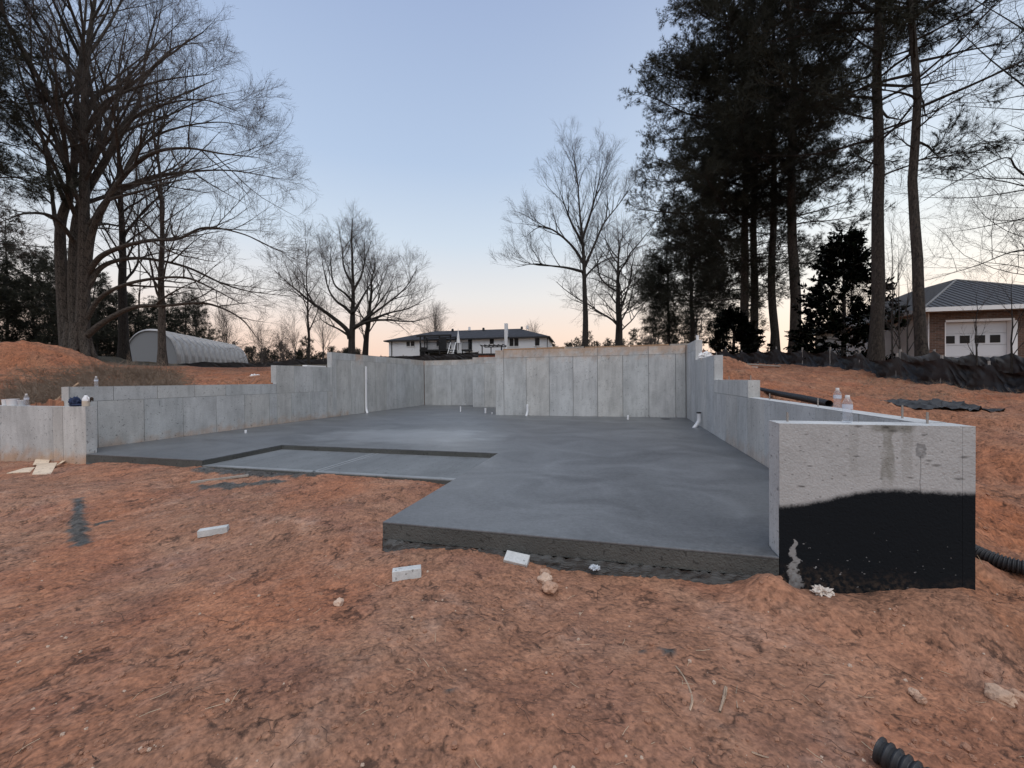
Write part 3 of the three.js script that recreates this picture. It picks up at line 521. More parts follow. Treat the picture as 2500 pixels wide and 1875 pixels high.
{
  const d = 45, b = groundAt(857, d), o = oak(33, 17, 3.0, { dens: [1.0, 1.1, 1.4], bare: .3, tip: 1.0, tipStep: .8, spread: .8 });
  const Q = (l) => l.map(([x, y]) => [600 + x / 5.53, 700 + y / 5.53]);
  const L = [[1, .44, .05, ...Q([[1435, 1040], [1430, 780], [1440, 500], [1445, 300], [1450, 100], [1440, -300], [1430, -700], [1440, -930]])],
    [-4, .30, .03, ...Q([[1410, 700], [1370, 590], [1180, 420], [1000, 290], [870, 200], [730, 80], [560, -60], [380, -230]])], [3, .16, .03, ...Q([[930, 250], [860, 130], [780, -40], [760, -250]])],
    [3, .26, .03, ...Q([[1450, 560], [1560, 500], [1760, 420], [1950, 350], [2200, 290], [2450, 150]])], [-3, .2, .03, ...Q([[1470, 540], [1700, 460], [1900, 450], [2200, 470], [2400, 440]])],
    [-2, .2, .03, ...Q([[1430, 360], [1330, 270], [1230, 200], [1130, 60], [1060, -200], [1020, -450]])], [4, .2, .03, ...Q([[1450, 350], [1520, 240], [1600, 100], [1720, -100], [1850, -350]])],
    [-4, .16, .03, ...Q([[1440, 200], [1350, 100], [1200, -30], [1150, -300], [1150, -560]])], [2, .16, .03, ...Q([[1450, 60], [1560, -150], [1620, -400], [1700, -620]])], [5, .16, .03, ...Q([[1450, 0], [1330, -250], [1300, -500], [1250, -800]])],
    [-2, .13, .02, ...Q([[1390, 660], [1250, 570], [1100, 500], [1010, 430], [1000, 350]])], [2, .15, .03, ...Q([[1540, 500], [1750, 280], [1900, 80], [2050, -180]])], [-3, .15, .03, ...Q([[1560, 480], [1900, 230], [2150, 20], [2300, -220]])]];
  bareTree('bare_tree', 'spreading bare oak rising over the wall left of the white house', b, (mb, tips, r) => { for (const [p, rad] of traced(b, d, r, L)) limbOf(mb, tips, p, rad, 0, o, r); }, o, [M.barkDark, M.twig]);
}
free('bare_tree', 'leaning bare tree with low fork beside the white house', 890, 47, 11.5, .38, oak(34, 11, 5.5, { bare: .12, spread: .8, dens: [1.1, 1, 1.3], tip: 1.2 }), [M.barkDark, M.twig], null, [.12, 0]);
free('bare_tree', 'thin straight bare sapling trunk behind the stepped wall', 754, 37, 11, .14, oak(35, 11, 3.2, { bare: .2, dens: [1.3, .9, 1.2], thin: true }), [M.barkDark, M.twig]);
{
  const d = 50, b = groundAt(1428, d), o = oak(36, 30, 6.5, { spread: .62, lift: .45, dens: [1.0, .95, 1.15], bare: .3, tip: 1.1, tipStep: .85, curl: .35, levels: 3, childLen: (t) => 4.2 * Math.sqrt(Math.max(.08, 1 - Math.pow((t - .35) / .72, 2))) });
  const Q = (l) => l.map(([x, y]) => [600 + x / 2.011, 480 + y / 2.011]);
  const L = [[0, .40, .04, ...Q([[1665, 760], [1668, 600], [1663, 450], [1660, 320], [1650, 180], [1640, 80], [1628, -80], [1606, -240]])],
    [-3, .2, .03, ...Q([[1660, 370], [1580, 350], [1500, 340], [1420, 330], [1330, 345]])], [3, .2, .03, ...Q([[1660, 330], [1600, 240], [1500, 160], [1440, 150], [1370, 200]])], [-3, .18, .03, ...Q([[1655, 230], [1600, 130], [1565, 40], [1530, -60]])],
    [3, .2, .03, ...Q([[1662, 350], [1710, 240], [1760, 130], [1830, 40], [1900, -60]])], [-2, .18, .03, ...Q([[1655, 200], [1700, 60], [1728, -50], [1752, -180]])], [3, .14, .03, ...Q([[1660, 400], [1720, 340], [1800, 300], [1880, 320]])]];
  bareTree('bare_tree', 'tall bare tree with a long black trunk above the back wall', b, (mb, tips, r) => { for (const [p, rad] of traced(b, d, r, L)) limbOf(mb, tips, p, rad, 0, o, r); }, o, [M.barkDark, M.twig]);
}
free('bare_tree', 'broad round bare oak between the tall trunk and the pines', 1512, 52, 14.5, .55, oak(37, 15, 8.2, { spread: 1.05, bare: .12, dens: [1.5, 1.0, 1.2], tip: 1.1, tipStep: .85, lift: .25 }), [M.barkDark, M.twig]);
// far bare trees along the horizon
[[1065, 95, 13], [640, 105, 10], [690, 90, 8.5], [555, 85, 11], [1300, 110, 11], [1275, 120, 8], [1600, 85, 14], [480, 80, 14], [1700, 75, 14], [2080, 60, 14], [720, 60, 6], [790, 58, 6.5]].forEach(([u, d, H], i) => {
  const lab = ['rounded far bare tree above the white house roof', 'small hazy bare tree on the left skyline', 'low far bare tree beside the thin sapling', 'far bare tree just right of the metal hut', 'pale far bare tree right of the white house', 'low far bare tree by the white house eave', 'far bare tree behind the broad round oak', 'far bare tree rising behind the metal hut roof', 'far bare tree behind the stepped wall corner', 'far bare tree behind the glossy evergreen', 'bushy bare shrub tree beyond the left fence', 'crooked bare shrub tree left of the spreading oak'][i];
  free('far_tree', lab, u, d, H, H * .018, oak(50 + i, H, H * .36, { levels: 2, dens: [2.0, 1.6], spread: .6, lift: .5, tip: 1.7, tipStep: .9, minLen: .6, thin: true, bare: .14 }), [M.twig, M.twig], 'bare trees on the skyline');
});

// ---- pines
function boughGeo(seed, tufts, per, len, wid) {            // twig with brushes of needles, along +y, about 0.6 m
  const r = rng(seed), mb = new MB();
  mb.tube([V(0, 0, 0), V(.02, .3, .01), V(0, .55, 0)], [.012, .009, .005], 3);
  for (let k = 0; k < tufts; k++) {
    const t = k === 0 ? 1 : .25 + .75 * r(), side = k === 0 ? V(0, 1, 0) : turned(V(0, 1, 0), .5 + .5 * r(), r), c = V(0, .55 * t, 0).addScaledVector(side, k ? .1 + .16 * r() : 0);
    if (k) mb.tube([V(0, .55 * t - .06, 0), c], [.006, .004], 3);
    for (let i = 0; i < per; i++) {
      const d = turned(side, .25 + 1.0 * r(), r), w = perp(d, r).multiplyScalar(wid), e = c.clone().addScaledVector(d, len * (.7 + .5 * r())).add(V(0, -.02, 0)), s = c.clone().addScaledVector(side, -.05 * r());
      mb.tri(s.clone().add(w), s.clone().sub(w), e, perp(d, r));
    }
  }
  return mb.geo();
}
const boughs = [1, 2, 3].map((s) => boughGeo(500 + s, 7, 20, .17, .0045)), boughsFar = [boughGeo(520, 6, 12, .24, .011), boughGeo(521, 6, 12, .24, .011)];
function pine(label, u, d, H, r0, o, group) {
  const r = rng(o.seed), b = groundAt(u, d); const g = thing('pine_tree', label, 'tree', b, 0, group), mb = new MB(), tips = [];
  const lean = o.lean || [0, 0], N = 16, pts = [], rad = [];
  for (let i = 0; i <= N; i++) { const t = i / N; pts.push(V(lean[0] * t * H + .14 * n2(t * 3, o.seed * 3), t * H - .2, lean[1] * t * H + .14 * n2(t * 3 + 5, o.seed * 3))); rad.push(r0 * (1 - .85 * t) * (i === 0 ? 1.35 : 1)); }
  mb.tube(pts, rad, 12);
  const P = (t) => { const f = clamp(t) * N, i = Math.min(N - 1, Math.floor(f)); return pts[i].clone().lerp(pts[i + 1], f - i); };
  for (let i = 0; i < o.n; i++) {
    const t = o.from + (1 - o.from) * Math.pow((i + r()) / o.n, .92), a = i * 2.4 + r() * 1.2; let len = o.w * (o.shape ? o.shape(t) : Math.sin(Math.PI * Math.pow(clamp((t - o.from) / (1 - o.from) * .86 + .12), .75))) * (.65 + .6 * r());
    if (o.side) len *= 1 + o.side * Math.cos(a - (o.sideAt ?? 3.4)); if (len < .6) len = .6;
    const q0 = P(t), dir = V(Math.cos(a), .10 + .35 * (t - .4) + .18 * (r() - .5), Math.sin(a)).normalize(), K = 6, bp = [q0], br = [Math.min(.012 + len * .011, r0 * .4)]; let q = q0.clone(), dd = dir.clone();
    for (let k = 1; k <= K; k++) { dd.addScaledVector(perp(dd, r), .16 * r()); dd.y += (k < 3 ? -.03 : .05); dd.normalize(); q = q.clone().addScaledVector(dd, len / K); bp.push(q); br.push(br[0] * (1 - .8 * k / K)); }
    mb.tube(bp, br, 5);
    const dead = t < o.from + o.deadTo * (1 - o.from) && r() < .75, m = Math.round(len * o.sub);
    for (let k = 0; k < m; k++) {
      const s = .22 + .78 * (k + r()) / m, f = s * K, j = Math.min(K - 1, Math.floor(f)), p = bp[j].clone().lerp(bp[j + 1], f - j), sd = turned(V().subVectors(bp[j + 1], bp[j]).normalize(), .5 + .5 * r(), r); sd.y += .12; sd.normalize();
      const sl = (.45 + .75 * r()) * Math.min(1.5, .5 + len * .25) * (1.25 - .5 * s), e = p.clone().addScaledVector(sd, sl);
      mb.tube([p, p.clone().lerp(e, .5).add(V(0, .04, 0)), e], [.012, .009, .005], 3);
      if (dead) continue;
      const c = Math.max(1, Math.round(sl * o.tuft)); for (let w = 0; w < c; w++) { const bb = p.clone().lerp(e, .35 + .65 * (w + r()) / c); tips.push([bb, turned(sd, .2 + .7 * r(), r).addScaledVector(UP, .25).normalize(), (o.ts || 1) * (.7 + .6 * r())]); }
    }
  }
  mesh('trunk', mb.geo(), M.barkPine, g); const vs = o.far ? boughsFar : boughs;
  vs.forEach((geo, k) => scatter('crown', geo, o.far ? M.needle : M.needle, tips.filter((_, i) => i % vs.length === k), g));
  
}
const toward = Math.atan2(ray(1000, 900).z - ray(1900, 900).z, ray(1000, 900).x - ray(1900, 900).x);   // the side that faces the clearing
const pw = { n: 78, from: .16, w: 4.6, sub: 5.2, tuft: 5.0, deadTo: .16, ts: 1.05 };
pine('dense dark pine at the clearing edge of the pine clump', 1822, 25.5, 27, .27, { ...pw, seed: 61, from: .11, w: 4.6, n: 80, side: .45, sideAt: toward, deadTo: .05, tuft: 3.2 }, 'pines in the dark clump');
pine('dark pine with a twin trunk inside the pine clump', 1842, 27, 28, .26, { ...pw, seed: 62, from: .14, w: 4.8, n: 70, side: .35, sideAt: toward, tuft: 2.7 }, 'pines in the dark clump');
pine('straight dark pine in the middle of the pine clump', 1888, 26, 27, .25, { ...pw, seed: 63, from: .22, w: 4.6, n: 54, tuft: 2.7 }, 'pines in the dark clump');
pine('thick dark pine with a flared base right of the clump middle', 1943, 23, 27, .29, { ...pw, seed: 64, from: .26, w: 4.6, n: 54, tuft: 2.6, lean: [-.01, 0] }, 'pines in the dark clump');
pine('tall bare-stemmed pine standing close to the brick garage', 2140, 16.2, 25, .235, { ...pw, seed: 65, from: .30, w: 4.0, n: 60, sub: 4.2, tuft: 3.6, deadTo: .35 }, 'pines by the garage');
pine('slightly crooked pine rising before the garage corner', 2250, 14.4, 22, .175, { ...pw, seed: 66, from: .34, w: 3.6, n: 52, sub: 4, tuft: 3.2, deadTo: .3, lean: [-.028, .0] }, 'pines by the garage');
pine('slim pine with sparse foliage left of the clump', 1690, 38, 13, .24, { ...pw, seed: 67, from: .14, w: 4.2, n: 56, sub: 4, tuft: 3.4, ts: 1.3, deadTo: .1 }, 'pines in the dark clump');
pine('thin leaning pine pole beside the back wall corner', 1632, 40, 15, .17, { ...pw, seed: 68, from: .3, w: 2.2, n: 40, sub: 4, tuft: 3, ts: 1.3 }, 'pines in the dark clump');
pine('pine with boughs hanging in above the dirt heap', -130, 21, 24, .3, { ...pw, seed: 69, from: .22, w: 4.6, n: 60, sub: 4, tuft: 3.4, ts: 1.1, deadTo: .2 });
// woods behind the hut and along the horizon
[[20, 50, 19], [85, 56, 17], [140, 48, 14], [-60, 45, 20], [235, 60, 15], [455, 66, 12.5], [340, 70, 14], [405, 72, 13], [180, 62, 16], [285, 64, 13]].forEach(([u, d, H], i) => pine(['dusky pine in the woods behind the dirt heap', 'dusky pine in the woods behind the dirt heap', 'dusky pine in the woods behind the dirt heap', 'dusky pine in the woods behind the dirt heap', 'dusky pine between the tree trunks left of the hut', 'layered pine rising behind the metal hut roof', 'brown-green pine behind the round end of the hut', 'brown-green pine behind the round end of the hut', 'dusky pine in the woods behind the dirt heap', 'dusky pine between the tree trunks left of the hut'][i], u, d, H, .2, { seed: 80 + i, far: true, n: 40, from: .08, w: 3.8, sub: 2.6, tuft: 2.4, deadTo: .05, ts: 1.7 }, 'pines of the woods on the left'));
const farPine = [];
for (let i = 0; i < 34; i++) {
  const r = rng(900 + i), left = i < 19, u = left ? 560 + i * 17 + r() * 14 : 1350 + (i - 19) * 24 + r() * 16, d = 100 + r() * 45, b = groundAt(u, d), H = 4.5 + r() * 4 + (left ? 0 : 2);
  const g = thing('skyline_pine', left ? 'tiny round-topped pine on the skyline left of the oak' : 'tiny pine on the skyline right of the white house', 'tree', b, 0, 'skyline pines'), mb = new MB(), tips = [];
  mb.tube([V(0, -.2, 0), V(0, H, 0)], [.16, .05], 5); for (let k = 0; k < 80; k++) { const t = .25 + .75 * r(), a = r() * 6.28, w = H * .26 * Math.sin(Math.PI * (t * .8 + .1)) * Math.sqrt(r()); tips.push([V(Math.cos(a) * w, t * H, Math.sin(a) * w), turned(UP, .8 * r(), r), 2.2]); }
  mesh('trunk', mb.geo(), M.barkDark, g); scatter('crown', boughsFar[i % 2], M.needle, tips, g);
}
{ // low scrub that closes the skyline
  const tips = [], r = rng(1234); for (let i = 0; i < 3600; i++) { const u = r() < .5 ? 560 + r() * 330 : 1330 + r() * 420, d = 90 + r() * 60, p = groundAt(u, d); p.y += r() * r() * 2.6; tips.push([p, turned(UP, .7 * r(), r), 1.6 + r()]); }
  const s = scatter('far_scrub', boughsFar[0], M.twig, tips); tag(s, 'distant brown scrub along the skyline', 'scrub');
}
// ---- glossy broadleaf evergreens
function leafGeo(seed) {
  const r = rng(seed), mb = new MB(); mb.tube([V(0, 0, 0), V(0, .3, 0)], [.008, .005], 3);
  for (let k = 0; k < 11; k++) { const d = turned(UP, .5 + .9 * r(), r), w = perp(d, r), c = V(0, .12 + .2 * r(), 0), L = .13 + .07 * r(), n = V().crossVectors(d, w).normalize(), a = c.clone().addScaledVector(d, L * .5).addScaledVector(w, L * .22).addScaledVector(n, .02), b = c.clone().addScaledVector(d, L * .5).addScaledVector(w, -L * .22).addScaledVector(n, .02), e = c.clone().addScaledVector(d, L); mb.tri(c, a, e, n); mb.tri(c, e, b, n); }
  return mb.geo();
}
const leaves = [leafGeo(601), leafGeo(602)];
function evergreen(label, u, d, H, w, n, seed) {
  const r = rng(seed), b = groundAt(u, d), g = thing('evergreen_tree', label, 'tree', b), mb = new MB(), tips = [];
  mb.tube([V(0, -.2, 0), V(.05, H * .5, 0), V(0, H * .95, 0)], [.11, .07, .02], 8);
  for (let i = 0; i < n; i++) {
    const t = .03 + .95 * Math.pow(r(), .8), a = r() * 6.28, W = w * (t < .2 ? .75 + t : 1 - Math.pow((t - .2) / .82, 1.25)) * (.8 + .35 * n2(a * 1.3, t * 7 + seed)), e = V(Math.cos(a) * W, t * H - .15 * W, Math.sin(a) * W), s = V(0, Math.max(.05, t * H - .25), 0);
    if (i % 2 === 0) mb.tube([s, s.clone().lerp(e, .5).add(V(0, .08, 0)), e], [.016, .012, .006], 3);
    for (let k = 0; k < 11; k++) { const p = s.clone().lerp(e, .35 + .72 * Math.sqrt(r())).add(V(r() - .5, r() - .5, r() - .5).multiplyScalar(.5)); tips.push([p, V(Math.cos(a), .3 + .5 * (r() - .3), Math.sin(a)).add(V(r() - .5, r() - .5, r() - .5)).normalize(), .9 + .6 * r()]); }
  }
  mesh('trunk', mb.geo(), M.barkDark, g); leaves.forEach((geo, k) => scatter('crown', geo, M.leaf, tips.filter((_, i) => i % 2 === k), g));
}
evergreen('glossy dark broadleaf evergreen between the pines and the garage', 2058, 18.5, 5.9, 1.9, 105, 71);
evergreen('low dark evergreen bush at the foot of the pine clump', 1790, 25, 2.6, 1.4, 62, 72);
// bare saplings before the garage, and a bare tree just outside the frame whose limbs reach in
[[2196, 13.6, 4.2, 'forked bare sapling against the white garage siding'], [2178, 14.8, 5.6, 'thin bare sapling between the pine and the siding'], [2215, 14.2, 3.4, 'bushy bare sapling by the garage corner'], [2385, 12.2, 2.6, 'leaning bare brush before the garage door'], [2470, 12.6, 3.2, 'tangled bare sapling right of the garage door']].forEach(([u, d, H, lab], i) => free('bare_sapling', lab, u, d, H, .035, oak(120 + i, H, H * .32, { levels: 2, dens: [1.8, 1.4], spread: .55, lift: .35, tip: .45, tipStep: .8, minLen: .2, thin: true, bare: .1 }), [M.barkDark, M.twig]));
{
  const d = 19, b = groundAt(2760, d), o = oak(140, 16, 5, { dens: [.9, 1.0, 1.3], levels: 3, bare: .15, tip: .8, thin: true });
  const L = [[0, .3, .06, [2760, 900], [2750, 600], [2700, 250], [2680, -150]], [-1, .07, .02, [2745, 640], [2640, 520], [2540, 455], [2480, 410], [2462, 385], [2340, 440], [2255, 490]], [1, .06, .02, [2740, 420], [2620, 300], [2500, 210], [2400, 130], [2330, 60]], [-1, .05, .015, [2750, 700], [2620, 640], [2500, 610], [2380, 650], [2270, 682]], [2, .05, .015, [2745, 560], [2620, 430], [2520, 330], [2450, 300]], [1, .05, .015, [2750, 760], [2600, 690], [2480, 650], [2400, 640]], [0, .06, .02, [2700, 260], [2600, 140], [2480, 60], [2380, 0]]];
  bareTree('bare_tree', 'bare tree right of the garage whose limbs reach over its roof', b, (mb, tips, r) => { for (const [p, rad] of traced(b, d, r, L)) limbOf(mb, tips, p, rad, 0, o, r); }, o, [M.barkDark, M.twig]);
}
// ---------------------------------------------------------------- buildings
const planeHit = (u, v, p, n) => { const r = ray(u, v), t = V().subVectors(p, camera.position).dot(n) / r.dot(n); return r.multiplyScalar(t).add(camera.position); };
function frameAt(A, B) { const x = V(B.x - A.x, 0, B.z - A.z).normalize(); return { pos: A, turn: Math.atan2(-x.z, x.x), x, n: V(-x.z, 0, x.x) }; }
M.whiteBrick = std({ roughness: .8, color: lin(.84, .85, .86), bumpScale: .01, bumpMap: tex(256, 256, (x, y) => { const row = Math.floor(y * 16), fy = y * 16 % 1, fx = (x * 5 + (row % 2) * .5) % 1, h = fy < .14 || fx < .05 ? .1 : .7 + .3 * tn(x * 60, y * 60, 60, 3); return [h, h, h]; }, false, 1.2) });
M.shingle = std({ roughness: .95, map: tex(512, 512, (x, y) => { const row = Math.floor(y * 24), h = LT[(Math.floor(x * 14 + (row % 2) * .5) * 31 + row * 977) & 65535], k = .6 + .5 * h + .3 * (tfbm(x, y, 90, 2, 5) - .5); return [.040 * k, .042 * k, .050 * k]; }, true, 4) });
M.black = plain(.012, .012, .013, .7); M.blackTrim = plain(.018, .018, .02, .5); M.white = plain(.78, .78, .77, .6); M.whitePlastic = plain(.78, .79, .80, .35); M.glassDark = new THREE.MeshPhysicalMaterial({ color: lin(.012, .013, .015), roughness: .3, specularIntensity: .4 });
M.wood = std({ roughness: .85, map: tex(256, 512, (x, y) => { const f = tfbm(x + .08 * tn(x * 4, y * 3, 4, 2), y * .08, 40, 3, 7, .6), k = .75 + .6 * (f - .5); return [.50 * k, .32 * k, .19 * k]; }, true, .6) });
M.woodGrey = std({ roughness: .9, map: tex(256, 512, (x, y) => { const f = tfbm(x, y * .08, 40, 3, 8, .6), k = .8 + .6 * (f - .5); return [.42 * k, .38 * k, .33 * k]; }, true, .6) });
{
  const A = at(949.7, 870, 62), B = at(1336, 870, 58), f = frameAt(A, B), y0 = heightAt((A.x + B.x) / 2, (A.z + B.z) / 2, false) - .4; A.y = y0;
  const g = thing('white_house', 'long low white brick house with dark hip roof and black deck', 'house', A, f.turn), L = Math.hypot(B.x - A.x, B.z - A.z);
  const px = (x, y) => { const h = planeHit(900 + x / 4.424, 790 + y / 4.424, A, f.n); return [V().subVectors(h, A).dot(f.x), h.y - y0]; };
  const eaveY = (px(250, 178)[1] + px(1900, 147)[1]) / 2, W = 9.5;
  mesh('wall', boxGeo(0, 0, -W, L, eaveY, 0), M.whiteBrick, g);
  { const o = .4, rise = 1.8, run = W / 2 + o, y = eaveY, mb = new MB(), a = V(-o * 1.6, y, o), b = V(L + o, y, o), c = V(L + o, y, -W - o), d = V(-o * 1.6, y, -W - o), r1 = V(run + .3, y + rise, -W / 2), r2 = V(L - run + .6, y + rise, -W / 2);
    mb.quad(a, b, r2, r1); mb.quad(c, d, r1, r2); mb.tri(b, c, r2, V(.7, .7, 0)); mb.tri(d, a, r1, V(-.7, .7, 0)); mb.quad(d, c, b, a);
    const rf = mesh('roof', mb.geo(), M.shingle, g); rf.geometry.computeVertexNormals();
    mesh('fascia', mergeGeometries([boxGeo(-o * 1.6, y - .16, o - .04, L + o, y + .02, o + .03), boxGeo(L + o - .03, y - .16, -W - o, L + o + .03, y + .019, o - .041), boxGeo(-o * 1.6 - .03, y - .16, -W - o, -o * 1.6 + .03, y + .019, o - .041)]), M.blackTrim, rf);
    const vent = (x, m, h) => { const t = px(x, 120)[0] * 1.02, yy = y + rise * .93; mesh('roof_vent', new THREE.CylinderGeometry(.16, .2, h, 10).translate(t, yy + h / 2, -W / 2 + .6), m, rf); };
    vent(800, M.black, .35); vent(990, M.white, .55); vent(1148, M.black, .35); vent(1580, M.black, .35); vent(1645, M.white, .5);
    const c0 = px(1475, 200)[0], c1 = px(1507, 200)[0]; mesh('chimney', boxGeo(c0, 0, .003, c1, eaveY + 1.95, .6), M.whiteBrick, g);
  }
  const win = (x0, y0_, x1, y1, n) => { const [a, t] = px(x0, y0_), [b, s] = px(x1, y1), w = mesh('window', boxGeo(a, s, .004, b, t, .06), M.black, g), k = (b - a) / n; for (let i = 0; i < n; i++) { mesh('pane', boxGeo(a + i * k + .06, s + .06, .061, a + (i + 1) * k - .06, (s + t) / 2 - .03, .072), M.glassDark, w); mesh('pane', boxGeo(a + i * k + .06, (s + t) / 2 + .03, .061, a + (i + 1) * k - .06, t - .06, .072), M.glassDark, w); } if (n > 1) mesh('mullion', boxGeo((a + b) / 2 - .05, s, .073, (a + b) / 2 + .05, t, .085), M.white, w); mesh('sill', boxGeo(a - .06, s - .09, .003, b + .06, s - .004, .1), M.white, w); };
  win(410, 195, 495, 242, 2); win(1308, 168, 1352, 220, 1); win(1522, 162, 1618, 242, 2); win(1797, 157, 1845, 238, 1); win(735, 190, 795, 240, 2);
  { const [a, t] = px(1075, 172), [b, s] = px(1118, 290), d = mesh('door', boxGeo(a, s, .004, b, t, .07), M.black, g); for (let i = 0; i < 3; i++) mesh('pane', boxGeo(a + .12, s + .25 + i * (t - s - .4) / 3, .071, b - .12, s + .15 + (i + 1) * (t - s - .4) / 3, .08), M.glassDark, d); }
  for (const x of [250, 1930, 1470]) { const a = px(x, 200)[0]; mesh('downspout', boxGeo(a - .05, 0, .005, a + .05, eaveY - .17, .11), M.blackTrim, g); }
  { // deck on posts with roof frame
    const x0 = px(632, 280)[0], x1 = px(958, 280)[0], fy = px(700, 296)[1], dk = mesh('deck', boxGeo(x0, fy - .25, .09, x1, fy, 2.9), M.black, g), rail = fy + 1.0, ty = px(700, 163)[1];
    for (const [x, z] of [[x0 + .1, 2.8], [px(685, 280)[0], 2.8], [(x0 + x1) / 2 + .6, 2.8], [x1 - .1, 2.8], [x0 + .1, .3], [x1 - .1, .3]]) mesh('post', boxGeo(x - .08, 0, z - .08, x + .08, ty, z + .08), M.black, dk);
    mesh('rail', boxGeo(x0, rail - .06, 2.9, x1, rail, 2.98), M.black, dk); mesh('top_beam', boxGeo(x0 - .4, ty, 2.6, x1, ty + .22, 3.0), M.black, dk); mesh('top_beam', boxGeo(x0 - .4, ty, .3, x1, ty + .16, .6), M.black, dk);
    for (let i = 0; i < 30; i++) { const x = lerp(x0 + .15, x1 - .15, i / 29); mesh('baluster', boxGeo(x - .025, fy, 2.92, x + .025, rail - .06, 2.96), M.black, dk); }
    mesh('screen', boxGeo(px(790, 200)[0], fy, .8, px(860, 200)[0], ty - .02, .9), M.black, dk);
    mesh('lower_wall', boxGeo(x0 + .4, 0, .01, x1, fy - .3, .05), plain(.09, .085, .08), g);
    const c = px(600, 290)[0], e = px(648, 290)[0]; mesh('storage_box', boxGeo(c, 0, .4, e, px(620, 265)[1], 1.7), M.black, g);
    const s0 = px(955, 300)[0], s1 = px(1008, 300)[0]; for (let i = 0; i < 9; i++) { const t = i / 8; mesh('stair_tread', boxGeo(s0 + .15 * t, lerp(fy, .25, t) - .1, 2.9 + t * 2.2, s1 - .1 + .1 * t, lerp(fy, .25, t), 3.2 + t * 2.2), M.white, g); }
    for (const k of [s0, s1]) mesh('stair_rail', tubeGeo([V(k, fy + .9, 2.9), V(k + .1, 1.1, 5.2)], .05, 5), M.white, g);
    const a = px(1040, 280)[0], b2 = px(1125, 280)[0], l = mesh('landing', boxGeo(a, fy - .2, .12, b2, fy, 1.7), M.black, g); for (let i = 0; i < 9; i++) { const x = lerp(a + .05, b2 - .05, i / 8); mesh('baluster', boxGeo(x - .025, fy, 1.62, x + .025, fy + 1, 1.67), M.black, l); } mesh('rail', boxGeo(a, fy + 1, 1.6, b2, fy + 1.06, 1.68), M.black, l); for (const x of [a + .1, b2 - .1]) mesh('post', boxGeo(x - .07, 0, 1.5, x + .07, fy - .2, 1.64), M.black, l);
  }
  { const p = at(1000 - 900 + 900, 860, 57.2); const um = planeHit(900 + 968 / 4.424, 830, A.clone().addScaledVector(f.n, 2.2), f.n); const u2 = thing('patio_umbrella', 'folded white umbrella on the black deck', 'umbrella', V(um.x, y0 + px(700, 296)[1], um.z)); mesh('canopy', new THREE.ConeGeometry(.28, 2.1, 8).translate(0, 1.9, 0), M.white, u2); mesh('pole', new THREE.CylinderGeometry(.03, .03, 1.1, 6).translate(0, .45, 0), M.black, u2); }
  { const a = planeHit(900 + 1210 / 4.424, 850, A.clone().addScaledVector(f.n, 5), f.n), b = planeHit(900 + 1450 / 4.424, 850, A.clone().addScaledVector(f.n, 5), f.n), w = Math.hypot(b.x - a.x, b.z - a.z), ty = planeHit(1200, 845, A.clone().addScaledVector(f.n, 5), f.n).y - y0; a.y = y0;
    const pg = thing('pergola', 'thin black pergola frame standing before the white house', 'pergola', a, f.turn); for (const [x, z] of [[.2, 0], [w - .2, 0], [.9, -2.2], [w - .6, -2.2]]) mesh('post', boxGeo(x - .06, -.2, z - .06, x + .06, ty, z + .06), M.black, pg); for (let i = 0; i < 6; i++) { const x = lerp(0, w, i / 5); mesh('rafter', boxGeo(x - .04, ty + .12, -2.5, x + .04, ty + .22, .3), M.black, pg); } for (const z of [0, -2.2]) mesh('beam', boxGeo(0, ty, z - .05, w, ty + .12, z + .05), M.black, pg); }
}
